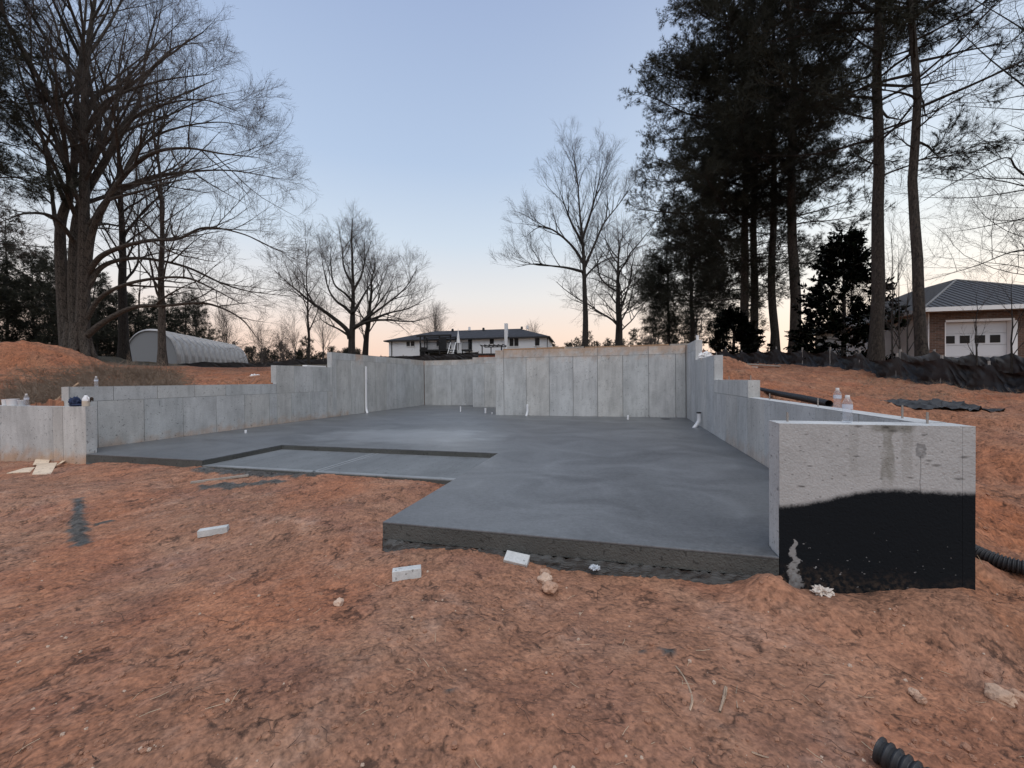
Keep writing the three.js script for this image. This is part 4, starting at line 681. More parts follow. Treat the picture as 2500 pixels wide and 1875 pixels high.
{ // arched metal hut
  const A = at(433, 896, 42), B = at(607, 886, 60); const ax = V(B.x - A.x, 0, B.z - A.z), L = ax.length(); ax.normalize(); const turn = Math.atan2(ax.x, ax.z);   // local +z runs along the hut
  A.y = heightAt(A.x, A.z, false); const y0 = A.y; const foot = at(433, 896, 42).y - y0;
  const g = thing('arched_hut', 'grey corrugated arched metal hut with ribbed roof', 'hut', A, turn), w = 4.5, h = 3.65 + foot, N = 13;
  const prof = (t) => { const a = t * Math.PI, c = Math.cos(a), s = Math.sin(a); return V(w / 2 * Math.sign(c) * Math.pow(Math.abs(c), .85) + w / 2, h * Math.pow(s, .80), 0); };   // x 0..w, away from the camera side
  const steel = std({ roughness: .55, metalness: .25, color: lin(1, 1, 1), map: tex(512, 512, (x, y) => { const st = tfbm(x, y * .3, 40, 4, 131, .6), p = tfbm(x, y, 6, 5, 135, .6), d = clamp((p - .46) * 5) * .45, k = .36 * (1 + .6 * (st - .5)); return [lerp(k, .12, d), lerp(k * 1.0, .11, d), lerp(k, .10, d)]; }, true, 3.3) });
  const seg = L / N, K = 22, cross = [[0, 0], [.10, 0], [.20, .22], [.36, .22], [.48, 0], [.70, 0], [.78, .08], [.86, .08], [.94, 0], [1, 0]];
  const pg = new THREE.BufferGeometry(), pos = [], uv = [], ix = [];
  for (let i = 0; i <= K; i++) { const t = i / K, p = prof(t), n = V(Math.cos(t * Math.PI), Math.sin(t * Math.PI), 0); for (const [s, o] of cross) { pos.push(p.x + n.x * o, p.y + n.y * o * .9, s * seg); uv.push(s * seg, t * 9); } }
  for (let i = 0; i < K; i++) for (let j = 0; j < cross.length - 1; j++) { const q = i * cross.length + j; ix.push(q, q + 1, q + cross.length, q + 1, q + cross.length + 1, q + cross.length); }
  pg.setAttribute('position', new THREE.Float32BufferAttribute(pos, 3)); pg.setAttribute('uv', new THREE.Float32BufferAttribute(uv, 2)); pg.setIndex(ix); const ng = pg.toNonIndexed(); ng.computeVertexNormals(); steel.side = THREE.DoubleSide;
  for (let i = 0; i < N; i++) { const m = mesh('roof_arch', ng, steel, g); m.position.set(0, 0, i * seg); }
  const sh = new THREE.Shape(Array.from({ length: 25 }, (_, i) => { const p = prof(i / 24); return new THREE.Vector2(p.x, p.y); }));
  const em = plain(.20, .215, .23, .7); for (const z of [.12, L - .16]) mesh('end_wall', new THREE.ExtrudeGeometry(sh, { depth: .04, bevelEnabled: false }).translate(0, 0, z), em, g);
  mesh('base_sill', mergeGeometries([boxGeo(w - .1, -.4, 0, w + .1, .12, L), boxGeo(-.1, -.4, 0, .1, .12, L)]), plain(.35, .34, .33), g);
}
{ // brick garage
  const A = at(2268, 900, 17), B = at(2450, 900, 16.5), f = frameAt(A, B), y0 = Math.min(heightAt(A.x, A.z, false), heightAt(B.x, B.z, false)) - .35; A.y = y0;
  const g = thing('brick_garage', 'brown brick garage with white sectional door and ribbed hip roof', 'garage', A, f.turn), W = 6.4, Dp = 9, eave = at(2268, 762, 17).y - y0;
  const hit = (u, v) => { const h = planeHit(u, v, A, f.n); return [V().subVectors(h, A).dot(f.x), h.y - y0]; };
  const brick = std({ roughness: .92, map: tex(512, 512, (x, y) => { const row = Math.floor(y * 16), fy = y * 16 % 1, bx = x * 5 + (row % 2) * .5, fx = bx % 1, v = LT[(Math.floor(bx) % 5 * 131 + row * 17) & 65535], n = tfbm(x, y, 80, 2, 9); const m = fy < .15 || fx < .05; const k = m ? .20 : .6 + .7 * v + .4 * (n - .5); return m ? [.16, .145, .13] : [.115 * k, .062 * k, .042 * k]; }, true, 1.1) });
  const d0 = hit(2310, 800)[0] - .02, d1 = hit(2477, 800)[0], dt = hit(2400, 784)[1];
  const wallM = [boxGeo(0, 0, -.25, d0, eave, 0), boxGeo(d1, 0, -.25, W, eave, 0), boxGeo(d0, dt, -.25, d1, eave, 0), boxGeo(W - .25, 0, -Dp, W, eave, -.251), boxGeo(.003, 0, -Dp, W - .26, eave, -Dp + .2)];
  mesh('brick_wall', mergeGeometries(wallM), brick, g);
  mesh('side_wall', boxGeo(.02, 0, -Dp, .2, eave, -.252), M.white, g);
  for (let i = 0; i < Math.floor(eave / .17); i++) { const y = i * .17, bd = boxGeo(-.012, y, -Dp, .019, y + .172, -.30); const p = bd.attributes.position; for (let k = 0; k < p.count; k++) if (p.getY(k) > y + .1 && p.getX(k) < 0) p.setX(k, .006); bd.computeVertexNormals(); mesh('siding_board', bd, M.white, g); }
  mesh('corner_trim', boxGeo(-.03, 0, -.30, .0, eave, .012), M.white, g);
  { // door set back in its opening
    const z = -.20, dm = plain(.60, .62, .64, .6), door = mesh('garage_door', boxGeo(d0 + .002, 0, z - .05, d1 - .002, dt - .002, z - .03), dm, g), rows = 5, k = dt / rows;
    for (let i = 0; i < rows; i++) mesh('door_panel', boxGeo(d0 + .02, i * k + .012, z - .03, d1 - .02, (i + 1) * k - .012, z), dm, door);
    const wy0 = hit(2400, 833)[1], wy1 = hit(2400, 821)[1]; for (const [a, b] of [[2312, 2338.5], [2351.5, 2375.5], [2388, 2413.5], [2426, 2451]]) { const x0 = hit(a, 825)[0] + .03, x1 = hit(b, 825)[0] + .03; const w = mesh('door_window', boxGeo(x0, wy0 - .05, z + .001, x1, wy1 + .06, z + .014), M.glassDark, door); }
    mesh('door_frame', mergeGeometries([boxGeo(d0, dt - .001, -.24, d1, dt + .09, .015), boxGeo(d1 - .10, 0, -.19, d1 + .09, dt - .002, .014), boxGeo(d0 - .03, 0, -.19, d0 + .002, dt - .002, .013)]), M.white, g);
  }
  { const o = .5, y = eave + .12, rise = 1.75, hw = W / 2 + o, a = V(-o, y, o), b = V(W + o, y, o), c = V(W + o, y, -Dp - o), d = V(-o, y, -Dp - o), r1 = V(W / 2, y + rise, -hw + o), r2 = V(W / 2, y + rise, -Dp + hw - o), mb = new MB();
    mb.tri(a, b, r1, V(0, .8, .5)); mb.quad(d, a, r1, r2); mb.quad(b, c, r2, r1); mb.tri(c, d, r2, V(0, .8, -.5)); mb.quad(a, d, c, b);
    const metal = std({ color: lin(.11, .115, .125), roughness: .5, metalness: .3 }); const rf = mesh('roof', mb.geo(), metal, g); rf.geometry.computeVertexNormals();
    for (let i = 1; i < 30; i++) { const t = i / 30, x = lerp(a.x, b.x, t), k = 1 - Math.abs(t - .5) * 2, e = V(x, y + rise * k, o - (hw) * k); mesh('roof_rib', new MB().tube([V(x, y + .012, o), e.add(V(0, .012, 0))], [.022, .022], 4).geo(), metal, rf); }
    for (let i = 1; i < 36; i++) { const t = i / 36, z = lerp(o, -Dp - o, t), k = clamp(Math.min((o - z), (z + Dp + o)) / hw), e = V(-o + hw * k, y + rise * k + .012, z); mesh('roof_rib', new MB().tube([V(-o, y + .012, z), e], [.022, .022], 4).geo(), metal, rf); }
    for (const [p, q] of [[a, r1], [b, r1], [r1, r2], [d, r2]]) mesh('ridge_cap', new MB().tube([p, q], [.05, .05], 6).geo(), std({ color: lin(.22, .22, .22), roughness: .6 }), rf);
    mesh('fascia', mergeGeometries([boxGeo(-o, y - .17, o - .03, W + o, y - .003, o + .02), boxGeo(-o - .02, y - .17, -Dp - o, -o + .03, y - .003, o - .031)]), M.white, g);
    mesh('soffit', boxGeo(-o + .04, y - .165, -Dp - o, W + o, y - .15, o - .035), plain(.35, .28, .22), g);
  }
}
// ---------------------------------------------------------------- black silt fences
M.silt = plain(.011, .0105, .0125, .55); M.stake = std({ color: lin(.9, .95, 1), map: M.woodGrey.map, roughness: .9 });
function siltFence(label, list, h, seed, sag = .15) {
  const r = rng(seed), P = list.map(([u, d]) => { const p = at(u, 900, d); p.y = heightAt(p.x, p.z); return p; }), g = thing('silt_fence', label, 'fence', P[0].clone());
  const pos = [], ix = [], K = 8, S = 14; let col = 0; const tops = P.map(() => h * (.92 + .2 * r()));
  for (let i = 0; i < P.length - 1; i++) {
    const A = P[i], B = P[i + 1], dir = V().subVectors(B, A).setY(0).normalize(), n = V(-dir.z, 0, dir.x), sg = sag * (.5 + r()), bow = .10 * (r() - .3);
    for (let s = 0; s <= S; s++) {
      if (s === S && i < P.length - 2) break;
      const t = s / S, x = lerp(A.x, B.x, t), z = lerp(A.z, B.z, t), gy = heightAt(x, z), top = gy * 0 + lerp(A.y + tops[i], B.y + tops[i + 1], t) - sg * 4 * t * (1 - t) + .02 * n2(x * 6, z * 6);
      for (let k = 0; k <= K; k++) {
        const w = k / K, tent = Math.max(1 - t * 2.6, 1 - (1 - t) * 2.6, 0);     // folds fan out from the stake heads
        const fold = .085 * Math.sin((t < .5 ? t : 1 - t) * 30 / (.35 + (1 - w)) + seed) * (1 - tent) + .02 * n2(x * 2 + w * 2, z * 2 - w) + .03 * (1 - w) * n2(x * 4, w * 2 + seed);
        const off = bow * Math.sin(Math.PI * t) * Math.sin(Math.PI * w * .8) + fold * Math.min(1, 3 * (1 - Math.abs(t - .5) * 1.7)) + (w < .12 ? .10 : 0);
        pos.push(x + n.x * off - P[0].x, lerp(gy - .06, top, w) - P[0].y, z + n.z * off - P[0].z);
      }
      if (col > 0) for (let k = 0; k < K; k++) { const q = (col - 1) * (K + 1) + k; ix.push(q, q + K + 1, q + 1, q + 1, q + K + 1, q + K + 2); } col++;
    }
  }
  const ge = new THREE.BufferGeometry(); ge.setAttribute('position', new THREE.Float32BufferAttribute(pos, 3)); ge.setIndex(ix); ge.computeVertexNormals(); mesh('fabric', ge, M.silt, g);
  P.forEach((p, i) => { const st = mesh('stake', boxGeo(-.022, -.25, -.022, .022, tops[i] + .05 + .06 * r(), .022), M.stake, g); st.position.copy(p).sub(P[0]).add(V(p.x, 0, p.z).normalize().multiplyScalar(.05)); st.rotation.set((r() - .5) * .06, r(), (r() - .5) * .07); });
}
siltFence('sagging black silt fence along the clay bank before the garage', [[1718, 23], [1772, 22], [1812, 21], [1852, 20], [1895, 19.1], [1960, 17.8], [2028, 16.4], [2100, 14.6], [2190, 12.6], [2299, 10.9], [2416, 10.1], [2540, 9.2]], .68, 3);
siltFence('second black silt fence close behind the first by the garage door', [[2200, 13.4], [2280, 13.4], [2370, 13.2], [2470, 12.6], [2580, 11.8]], .72, 5);
siltFence('low black silt fence in front of the arched hut', [[370, 37], [430, 38], [500, 39.5], [570, 40.5], [640, 40.5], [710, 40], [790, 39.5], [840, 39]], .62, 7, .06);
siltFence('black silt fence strip below the white house', [[880, 34.5], [930, 34], [985, 33.5], [1040, 33], [1100, 32.5], [1168, 32]], .55, 9, .05);
// ---------------------------------------------------------------- things left about the site
const gAt = (u, v, y = -.27) => { let p = atY(u, v, y); for (let i = 0; i < 4; i++) p = atY(u, v, heightAt(p.x, p.z)); return p; };
// plastic pipes standing in the slab
function pvc(label, u, v, h, r, o = {}) {
  const b = o.at ? V(o.at[0], 0, o.at[1]) : atY(u, v, 0), p = thing('drain_pipe', label, 'pipe', b, 0, 'white plastic pipes in the slab'); if (o.dx) p.position.x += o.dx;
  const lower = o.kick ? [V(o.kick[0], -.05, o.kick[1]), V(o.kick[0] * .5, .05, o.kick[1] * .5), V(0, .12 + r, 0), V(0, h, 0)] : [V(0, -.1, 0), V(0, h, 0)];
  mesh('tube', tubeGeo(o.kick ? smooth(lower, 14) : lower, r, 16), M.whitePlastic, p);
  if (o.cap) mesh('cap', new THREE.CylinderGeometry(r + .008, r + .008, .035, 18).translate(0, h + .012, 0), M.blackTrim, p); else mesh('end_cap', new THREE.CylinderGeometry(r * .9, r, .012, 18).translate(0, h + .005, 0), M.whitePlastic, p);
  if (o.collar) mesh('collar', new THREE.CylinderGeometry(r + .007, r + .007, .09, 18).translate(0, h * o.collar, 0), M.whitePlastic, p);
  return p;
}
pvc('tall white plastic pipe rising beside the left basement wall', 893, 1006, 2.04, .05, { at: [-11.02, -16.15], kick: [.12, .10], collar: .74 });
pvc('slim white pipe stub near the far left corner', 1124.5, 1005, .22, .028); pvc('stout white pipe stub before the jogged wall', 1185.5, 1008.5, .20, .046);
pvc('tiny white pipe end near the main wall corner', 1201.5, 1011, .06, .03); pvc('knee-high white pipe against the main back wall', 1288, 1014, .42, .045, { at: [-3.60, -15.78], kick: [-.04, .06] });
pvc('short white pipe stub below the middle of the back wall', 1533, 1024, .13, .036); pvc('white elbow pipe with a black cap by the right wall', 1711, 1043, .40, .055, { kick: [-.16, .08], cap: true, dx: -.05 });
pvc('little white pipe end alone in the left half of the slab', 600, 1057, .07, .03);
// bottles, cups
const clearPlastic = new THREE.MeshPhysicalMaterial({ color: lin(.95, .97, 1), transmission: .92, roughness: .12, thickness: 0, ior: 1.45, side: THREE.DoubleSide });
function bottle(label, pos, h) {
  const b = thing('water_bottle', label, 'bottle', pos, pos.x * 7), k = h / .21;
  const prof = [[.0, .004], [.022, .001], [.031, .008], [.0325, .03], [.0305, .036], [.0325, .044], [.0325, .058], [.0295, .065], [.0285, .085], [.0305, .095], [.0325, .105], [.0325, .14], [.029, .16], [.019, .178], [.0135, .185], [.0125, .192]].map(([r, y]) => new THREE.Vector2(r * k, y * k));
  mesh('body', new THREE.LatheGeometry(prof, 28), clearPlastic, b);
  mesh('cap', new THREE.CylinderGeometry(.0148 * k, .0152 * k, .018 * k, 24).translate(0, .2 * k, 0), M.white, b); mesh('neck_ring', new THREE.CylinderGeometry(.0165 * k, .0165 * k, .004 * k, 24).translate(0, .186 * k, 0), M.white, b);
  mesh('label_band', new THREE.CylinderGeometry(.0329 * k, .0329 * k, .034 * k, 28, 1, true).translate(0, .122 * k, 0), new THREE.MeshPhysicalMaterial({ color: lin(.80, .84, .90), roughness: .4, transmission: .5, thickness: 0, side: THREE.DoubleSide }), b);
}
{ const p = atY(2044.5, 999, 1.0435); p.x = clamp(p.x, 2.24, 2.34); bottle('upright water bottle on the long right wall top', p, .235); const q = atZ(2069, 1030.6, -3.77); q.y = 1.0425; bottle('squeezed water bottle on the tarred stub wall', q, .215); }
{ const p = atX(235, 943, -11.2); p.y = 1.3385; bottle('water bottle alone on the step of the left wall', p, .225); const q = atZ(65, 996, -5.89); q.y = .9415; bottle('water bottle beside the white cups on the low wall', q, .26); }
function cup(label, u, w, h, m, name = 'plastic_cup') { const q = atZ(u, 996, -5.9); q.y = .9415; const c = thing(name, label, 'cup', q); mesh('body', new THREE.LatheGeometry([[0, .003], [w * .40, .001], [w * .42, .006], [w * .5, h], [w * .53, h + .004], [w * .5, h + .008], [w * .46, h], [w * .39, .012], [0, .012]].map(([x, y]) => new THREE.Vector2(x, y)), 24), m, c); mesh('rim', new THREE.TorusGeometry(w * .51, .004, 6, 24).rotateX(Math.PI / 2).translate(0, h + .005, 0), M.white, c); }
cup('small white cup next to the wide white tub', 12, .10, .125, M.whitePlastic); cup('wide white tub among the cups on the low wall', 31, .195, .135, M.whitePlastic, 'plastic_tub'); cup('greyish clear cup between tub and bottle', 53, .12, .11, plain(.5, .52, .54, .3));
function crumple(geo, amp, freq, seed) { const p = geo.attributes.position; for (let i = 0; i < p.count; i++) { const x = p.getX(i), y = p.getY(i), z = p.getZ(i), d = amp * (n3(x * freq + seed, y * freq, z * freq) + .5 * n3(x * freq * 2.3, y * freq * 2.3 + seed, z * freq * 2.3)); const L = Math.hypot(x, y, z) || 1; p.setXYZ(i, x + x / L * d, y + y / L * d, z + z / L * d); } geo.computeVertexNormals(); return geo; }
{ const q = atZ(184, 989, -5.9); q.y = .9415; const c = thing('cloth_bag', 'crumpled navy blue cloth bag on the low wall end', 'bag', q); mesh('body', crumple(new THREE.IcosahedronGeometry(.11, 9).scale(1.05, .95, .75).translate(0, .085, 0), .03, 14, 2), plain(.02, .035, .085, .9), c); mesh('flap', crumple(new THREE.IcosahedronGeometry(.09, 7).scale(1.6, .32, .9).translate(.05, .028, .01), .012, 18, 4), plain(.016, .028, .07, .9), c); }
{ const q = atZ(210, 989, -5.89); q.y = .9415; const c = thing('plastic_jug', 'white jug with a beige lower half on the low wall end', 'jug', q); mesh('body', new THREE.LatheGeometry([[0, .002], [.055, .002], [.06, .01], [.06, .1], [.056, .112], [0, .113]].map(([x, y]) => new THREE.Vector2(x, y)), 22), plain(.55, .47, .38, .5), c); mesh('top', new THREE.LatheGeometry([[.056, .113], [.06, .12], [.05, .17], [.026, .205], [.024, .225], [0, .226]].map(([x, y]) => new THREE.Vector2(x, y)), 22), M.whitePlastic, c); mesh('handle', new THREE.TorusGeometry(.04, .011, 8, 18, 3.4).rotateZ(-1.6).translate(.05, .15, 0), M.whitePlastic, c);
  const k = thing('work_glove', 'dark brown glove draped behind the white jug', 'glove', q.clone().add(V(-.05, 0, -.06))); mesh('palm', crumple(new THREE.IcosahedronGeometry(.07, 6).scale(1.2, .8, .45).translate(0, .12, 0), .012, 20, 8), plain(.06, .04, .028, .95), k); mesh('cuff', crumple(new THREE.IcosahedronGeometry(.06, 6).scale(.8, 1.1, .5).translate(-.03, .055, 0), .01, 20, 9), plain(.06, .04, .028, .95), k); for (let i = 0; i < 4; i++) mesh('finger', tubeGeo([V(.05, .125 + i * .016, -.02), V(.11, .13 + i * .016, -.015 + i * .004), V(.15, .108 + i * .018, 0)], [.012, .012, .009], 7), plain(.06, .04, .028, .95), k); }
function plank(name, label, a, b, w, t, m, group, roll = 0) { const g = new THREE.BoxGeometry(w, t, a.distanceTo(b)), o = tag(mesh(name, metreUV(g), m), label, 'board', group); o.position.copy(a).lerp(b, .5); o.lookAt(b); o.rotateZ(roll); return o; }
plank('wood_stake', 'long pale wooden stake leaning behind the low wall', atZ(116, 994, -6.03), at(192, 936, 10.2), .04, .04, M.wood);
{ // planks and battens lying along the top of the back wall
  const r = rng(55); let x = -4.6, i = 0; const labs = ['pale plank lying on the left end of the back wall', 'orange plank on the back wall beside the pale end plank', 'short dark plank in the row on the back wall', 'long orange plank on the middle of the back wall', 'plank lying near the right end of the back wall', 'thin plank at the right corner of the back wall'];
  for (const L of [1.3, 1.1, .7, 1.6, 1.35, .75]) { const t = .04 + .03 * r(); plank('form_plank', labs[i], V(x, 2.583 + t / 2, -15.97 - .02 * r()), V(x + L, 2.583 + t / 2 + .004, -15.97 + .02 * r()), .13, t, i % 3 === 2 ? M.woodGrey : M.wood, 'planks on the back wall'); x += L + .04; i++; }
}
{ const p = at(1189, 875, 30); p.y = heightAt(p.x, p.z, false); const g = thing('brick_stack', 'low stack of red bricks under a black cover behind the jogged wall', 'stack', p, .26), top = at(1189, 863.5, 30).y - p.y; const bm = [plain(.30, .12, .07, .9), plain(.36, .15, .09, .9), plain(.24, .10, .06, .9)], r = rng(8); const n = Math.max(3, Math.round((top - .12) / .075)); for (let j = 0; j < n; j++) for (let i = 0; i < 6; i++) mesh('brick', boxGeo(-.6 + i * .2 + .004, j * (top - .12) / n, -.25, -.6 + i * .2 + .195, (j + 1) * (top - .12) / n - .006, .25), bm[Math.floor(r() * 3)], g); mesh('cover', boxGeo(-.66, top - .12, -.32, .66, top, .32), M.black, g); }
tag(mesh('white_board', boxGeo(-.1, 0, -.5, .1, .05, .5), M.white), 'white board end lying on the left wall step', 'board').position.set(-11.21, 1.9585, -13.2);
// concrete bricks and stones in the yard
const paver = std({ map: concMap, bumpMap: concBump, bumpScale: .004, roughness: .9, color: lin(1.12, 1.13, 1.12) });
function brickAt(label, u, v, s, turn, tilt) { const p = gAt(u, v), g = new THREE.ExtrudeGeometry(new THREE.Shape([[-.5, -.5], [.5, -.5], [.5, .5], [-.5, .5]].map(([x, y]) => new THREE.Vector2(x * (s[0] - .012), y * (s[1] - .012)))), { depth: s[2] - .012, bevelSize: .006, bevelThickness: .006, bevelSegments: 2 }); g.translate(0, 0, .006); g.rotateX(-Math.PI / 2); metreUV(g, u, v); const m = tag(mesh('concrete_brick', g, paver), label, 'brick', 'loose concrete bricks'); m.position.copy(p); m.position.y -= .012; m.rotation.set(tilt[0], turn, tilt[1]); }
brickAt('loose concrete brick alone on the open clay', 522, 1302, [.27, .085, .075], .62, [.02, .04]); brickAt('loose concrete brick on clay near the slab edge', 994, 1408, [.235, .085, .085], .48, [-.05, .05]); brickAt('loose concrete brick propped against the slab footing', 1262, 1371, [.215, .115, .07], -.06, [.42, -.10]);
const stoneM = [plain(1.05, .70, .50, .95, { map: concMap }), plain(.85, .52, .36, .95, { map: concMap }), plain(1.15, .82, .62, .95, { map: concMap })];
function stone(label, u, v, R, seed, group, sink = .2) { const p = gAt(u, v), g = crumple(new THREE.IcosahedronGeometry(R, 5), R * .20, .85 / R, seed); const q = g.attributes.position; for (let i = 0; i < q.count; i++) q.setY(i, q.getY(i) * .78); g.computeVertexNormals(); const m = tag(mesh('stone', metreUV(g, seed, seed), stoneM[seed % 3]), label, 'stone', group); m.position.copy(p); m.position.y += R * .78 * (1 - sink * 2); m.rotation.y = seed; }
stone('lumpy tan stone furthest back in the row of three', 1331, 1405, .045, 1, 'three tan stones'); stone('pale angular stone in the middle of the row of three', 1331, 1421, .055, 2, 'three tan stones'); stone('browner blocky stone at the front of the row of three', 1342, 1443, .060, 4, 'three tan stones');
stone('round tan stone alone on the clay', 828, 1476, .036, 5); stone('flat pale stone half buried by the rocky clay', 2440, 1708, .06, 6, null, .32); stone('small stone against the big half-buried one', 2482, 1705, .035, 7, null, .3); stone('small yellowish stone in the rocky clay', 2232, 1697, .026, 9); stone('pale pebble beside the yellowish stone', 2246, 1712, .024, 10); stone('pinkish stone lodged on the tarred wall foot', 2032, 1392, .028, 11);
// sticks and roots
function stick(label, uv, r0, r1) { const pts = smooth(uv.map(([u, v], i) => { const p = gAt(u, v); p.y += r0 * .8; return p; }), 18); tag(mesh('stick', tubeGeo(pts, pts.map((_, i) => lerp(r0, r1, i / 18) * (1 + .25 * n2(i * .7, r0 * 900))), 8), plain(.85, .64, .48, .95, { map: barkMap })), label, 'stick'); }
stick('curved pale stick with a hooked end on the clay', [[1650, 1628], [1668, 1652], [1684, 1685], [1690, 1715], [1683, 1738]], .0045, .008); stick('short knobbly stick lying beside the curved one', [[1772, 1682], [1768, 1705], [1763, 1722], [1757, 1741]], .009, .006); stick('thread-thin stick right of the knobbly one', [[1800, 1674], [1797, 1700], [1801, 1730]], .002, .003); stick('dark root poking from the clay beside the corrugated pipe', [[1835, 1838], [1870, 1850], [1905, 1855]], .004, .002);
{ const a = gAt(466, 1182), b = gAt(607, 1165); a.y += .025; b.y += .03; plank('wood_batten', 'thin pale batten lying on the clay below the porch slab', a, b, .05, .03, M.woodGrey); }
{ // flattened cardboard by the low wall
  const flat = (label, uvs, t, lift, hole) => { const P = uvs.map(([u, v]) => gAt(u, v, -.3)), c = P.reduce((s, p) => s.add(p), V()).multiplyScalar(1 / P.length), sh = new THREE.Shape(P.map((p) => new THREE.Vector2(p.x - c.x, -(p.z - c.z)))); if (hole) { const h = new THREE.Path(); h.absellipse(.03, -.03, .14, .05, 0, 6.3); sh.holes.push(h); } const g = new THREE.ExtrudeGeometry(sh, { depth: t, bevelEnabled: false }); g.rotateX(-Math.PI / 2); const m = tag(mesh('cardboard', metreUV(g), plain(1.3, 1.02, .76, .9, { map: concMap })), label, 'cardboard'); m.position.copy(c); m.position.y = Math.max(...P.map((p) => p.y)) + lift; return m; };
  const m = flat('flat cardboard sheet with an oval hole by the low wall', [[78, 1160], [124, 1157], [140, 1137], [92, 1139]], .012, -.004, true); m.rotation.x = .05;
  flat('narrow cardboard strip left of the sheet with the hole', [[16, 1158], [74, 1153], [86, 1142], [60, 1145]], .012, .0); flat('torn cardboard tail reaching toward the wall corner', [[134, 1142], [150, 1138], [172, 1128], [160, 1128]], .012, .02); flat('reddish dusty cardboard piece against the low wall', [[80, 1137], [118, 1134], [124, 1128], [88, 1129]], .012, .006);
}
// corrugated drain pipes
function corrugated(label, pts, R, pitch, m) { const len = new THREE.CatmullRomCurve3(pts).getLength(), n = Math.ceil(len / pitch) * 4, p = smooth(pts, n), rad = p.map((_, i) => R * ([1, 1, .80, .80][i % 4])); const c = p.reduce((s, q) => s.add(q), V()).multiplyScalar(1 / p.length); const g = thing('drain_hose', label, 'pipe', c); const loc = p.map((q) => q.clone().sub(c)); const hg = tubeGeo(loc, rad, 20); hg.computeVertexNormals(); mesh('hose', hg, m, g); const inner = loc.slice(0, 9); mesh('bore', tubeGeo(inner, inner.map(() => R * .84), 16), M.black, g); return [g, loc]; }
const hoseM = plain(.017, .018, .021, .5);
{ const a = gAt(2146, 1858), b = gAt(2330, 1990); a.y += .05; b.y += .05; const mid = a.clone().lerp(b, .5); corrugated('short black corrugated pipe end with mud on its rim', [a, mid, b], .056, .030, hoseM); }
{ const P = [V(2.52, .02, -4.9), V(2.56, -.02, -4.3), V(2.72, -.08, -3.95), V(3.05, -.1, -3.75), V(3.6, -.12, -3.6)].map((p) => V(p.x, heightAt(p.x, p.z) + .055, p.z)); corrugated('thick black corrugated pipe coming round the stub wall foot', P, .055, .03, hoseM); }
{ const P = [[1840, 950], [1900, 961], [1965, 973], [2024, 986]].map(([u, v]) => { const p = atX(u, v, 2.66); p.y = Math.max(p.y, heightAt(p.x, p.z) + .03); return p; }); corrugated('black pipe lying on the bank behind the right wall', P, .05, .05, hoseM); }
{ // black sheet on the bank
  const c = gAt(2300, 972, .9), g = new THREE.PlaneGeometry(1.45, .8, 36, 20); g.rotateX(-Math.PI / 2); const p = g.attributes.position, ca = Math.cos(-.26), sa = Math.sin(-.26);
  for (let i = 0; i < p.count; i++) { const x = p.getX(i) + .12 * n2(p.getZ(i) * 4, 7), z = p.getZ(i) + .10 * n2(p.getX(i) * 3, 3), X = x * ca - z * sa, Z = x * sa + z * ca; p.setXYZ(i, X, heightAt(c.x + X, c.z + Z) - c.y + .035 + .02 * n2(x * 4, z * 5) + (z > .36 ? .02 : 0), Z); } g.computeVertexNormals();
  tag(mesh('black_sheet', g, plain(.03, .031, .033, .6)), 'crumpled black plastic sheet lying on the clay bank', 'sheet').position.copy(c);
}
// lumber and scraps by the fence
[[1745, 894, 1815, 884, 'short pale board tilted on the lumber by the fence'], [1748, 892, 1905, 897, 'long grey board lying below the silt fence'], [1790, 893, 1850, 899, 'grey board half under the long one by the fence'], [1745, 887, 1802, 882, 'pale board end nearest the step in the right wall']].forEach(([a, b, c, d, lab], i) => { const p = at(a, b, 17.5), q = at(c, d, 17); p.y = heightAt(p.x, p.z) + .06 + .05 * (i % 2); q.y = heightAt(q.x, q.z) + .05; plank('board', lab, p, q, .14, .045, i % 2 ? M.woodGrey : plain(.6, .56, .5), 'boards by the fence'); });
function scrap(name, label, cat, p, R, sy, m, seed, freq = 9) { const o = tag(mesh(name, crumple(new THREE.IcosahedronGeometry(R, 10).scale(1.2, sy, .9), R * .45, freq / R * .13, seed), m), label, cat); o.position.copy(p); o.position.y += R * sy * .6; return o; }
{ const p = atX(1721, 872, 2.27); p.y = 1.963; scrap('plastic_bag', 'crumpled white plastic bag on the right wall step', 'bag', p, .13, .8, M.white, 3, 14); const q = at(622, 912, 21); q.y = heightAt(q.x, q.z); scrap('plastic_bag', 'white plastic bag lying on the clay beyond the left wall', 'bag', q, .22, .45, M.white, 5, 12); const s = gAt(1880, 899, 1.7); scrap('bottle_scrap', 'small white scrap beside the lumber by the fence', 'scrap', s, .05, .7, M.white, 6); }
scrap('paper_scrap', 'crumpled pale paper at the foot of the tarred wall', 'paper', V(1.40, heightAt(1.40, -3.5), -3.5), .05, .55, plain(.62, .55, .48, .9), 7, 15); scrap('plastic_wrap', 'twisted strip of clear wrap on the slab footing', 'wrap', V(0, 0, 0).copy(atZ(1452, 1388, -3.58)), .035, .35, plain(.5, .54, .58, .3), 8, 16);
{ const p = atX(1703, 833, 2.28); p.y = 2.5835; const c = thing('paper_cup', 'white cup standing on the highest step of the right wall', 'cup', p); mesh('body', new THREE.CylinderGeometry(.05, .038, .16, 18).translate(0, .08, 0), M.white, c); mesh('rim', new THREE.TorusGeometry(.05, .005, 6, 18).rotateX(Math.PI / 2).translate(0, .16, 0), M.white, c); }
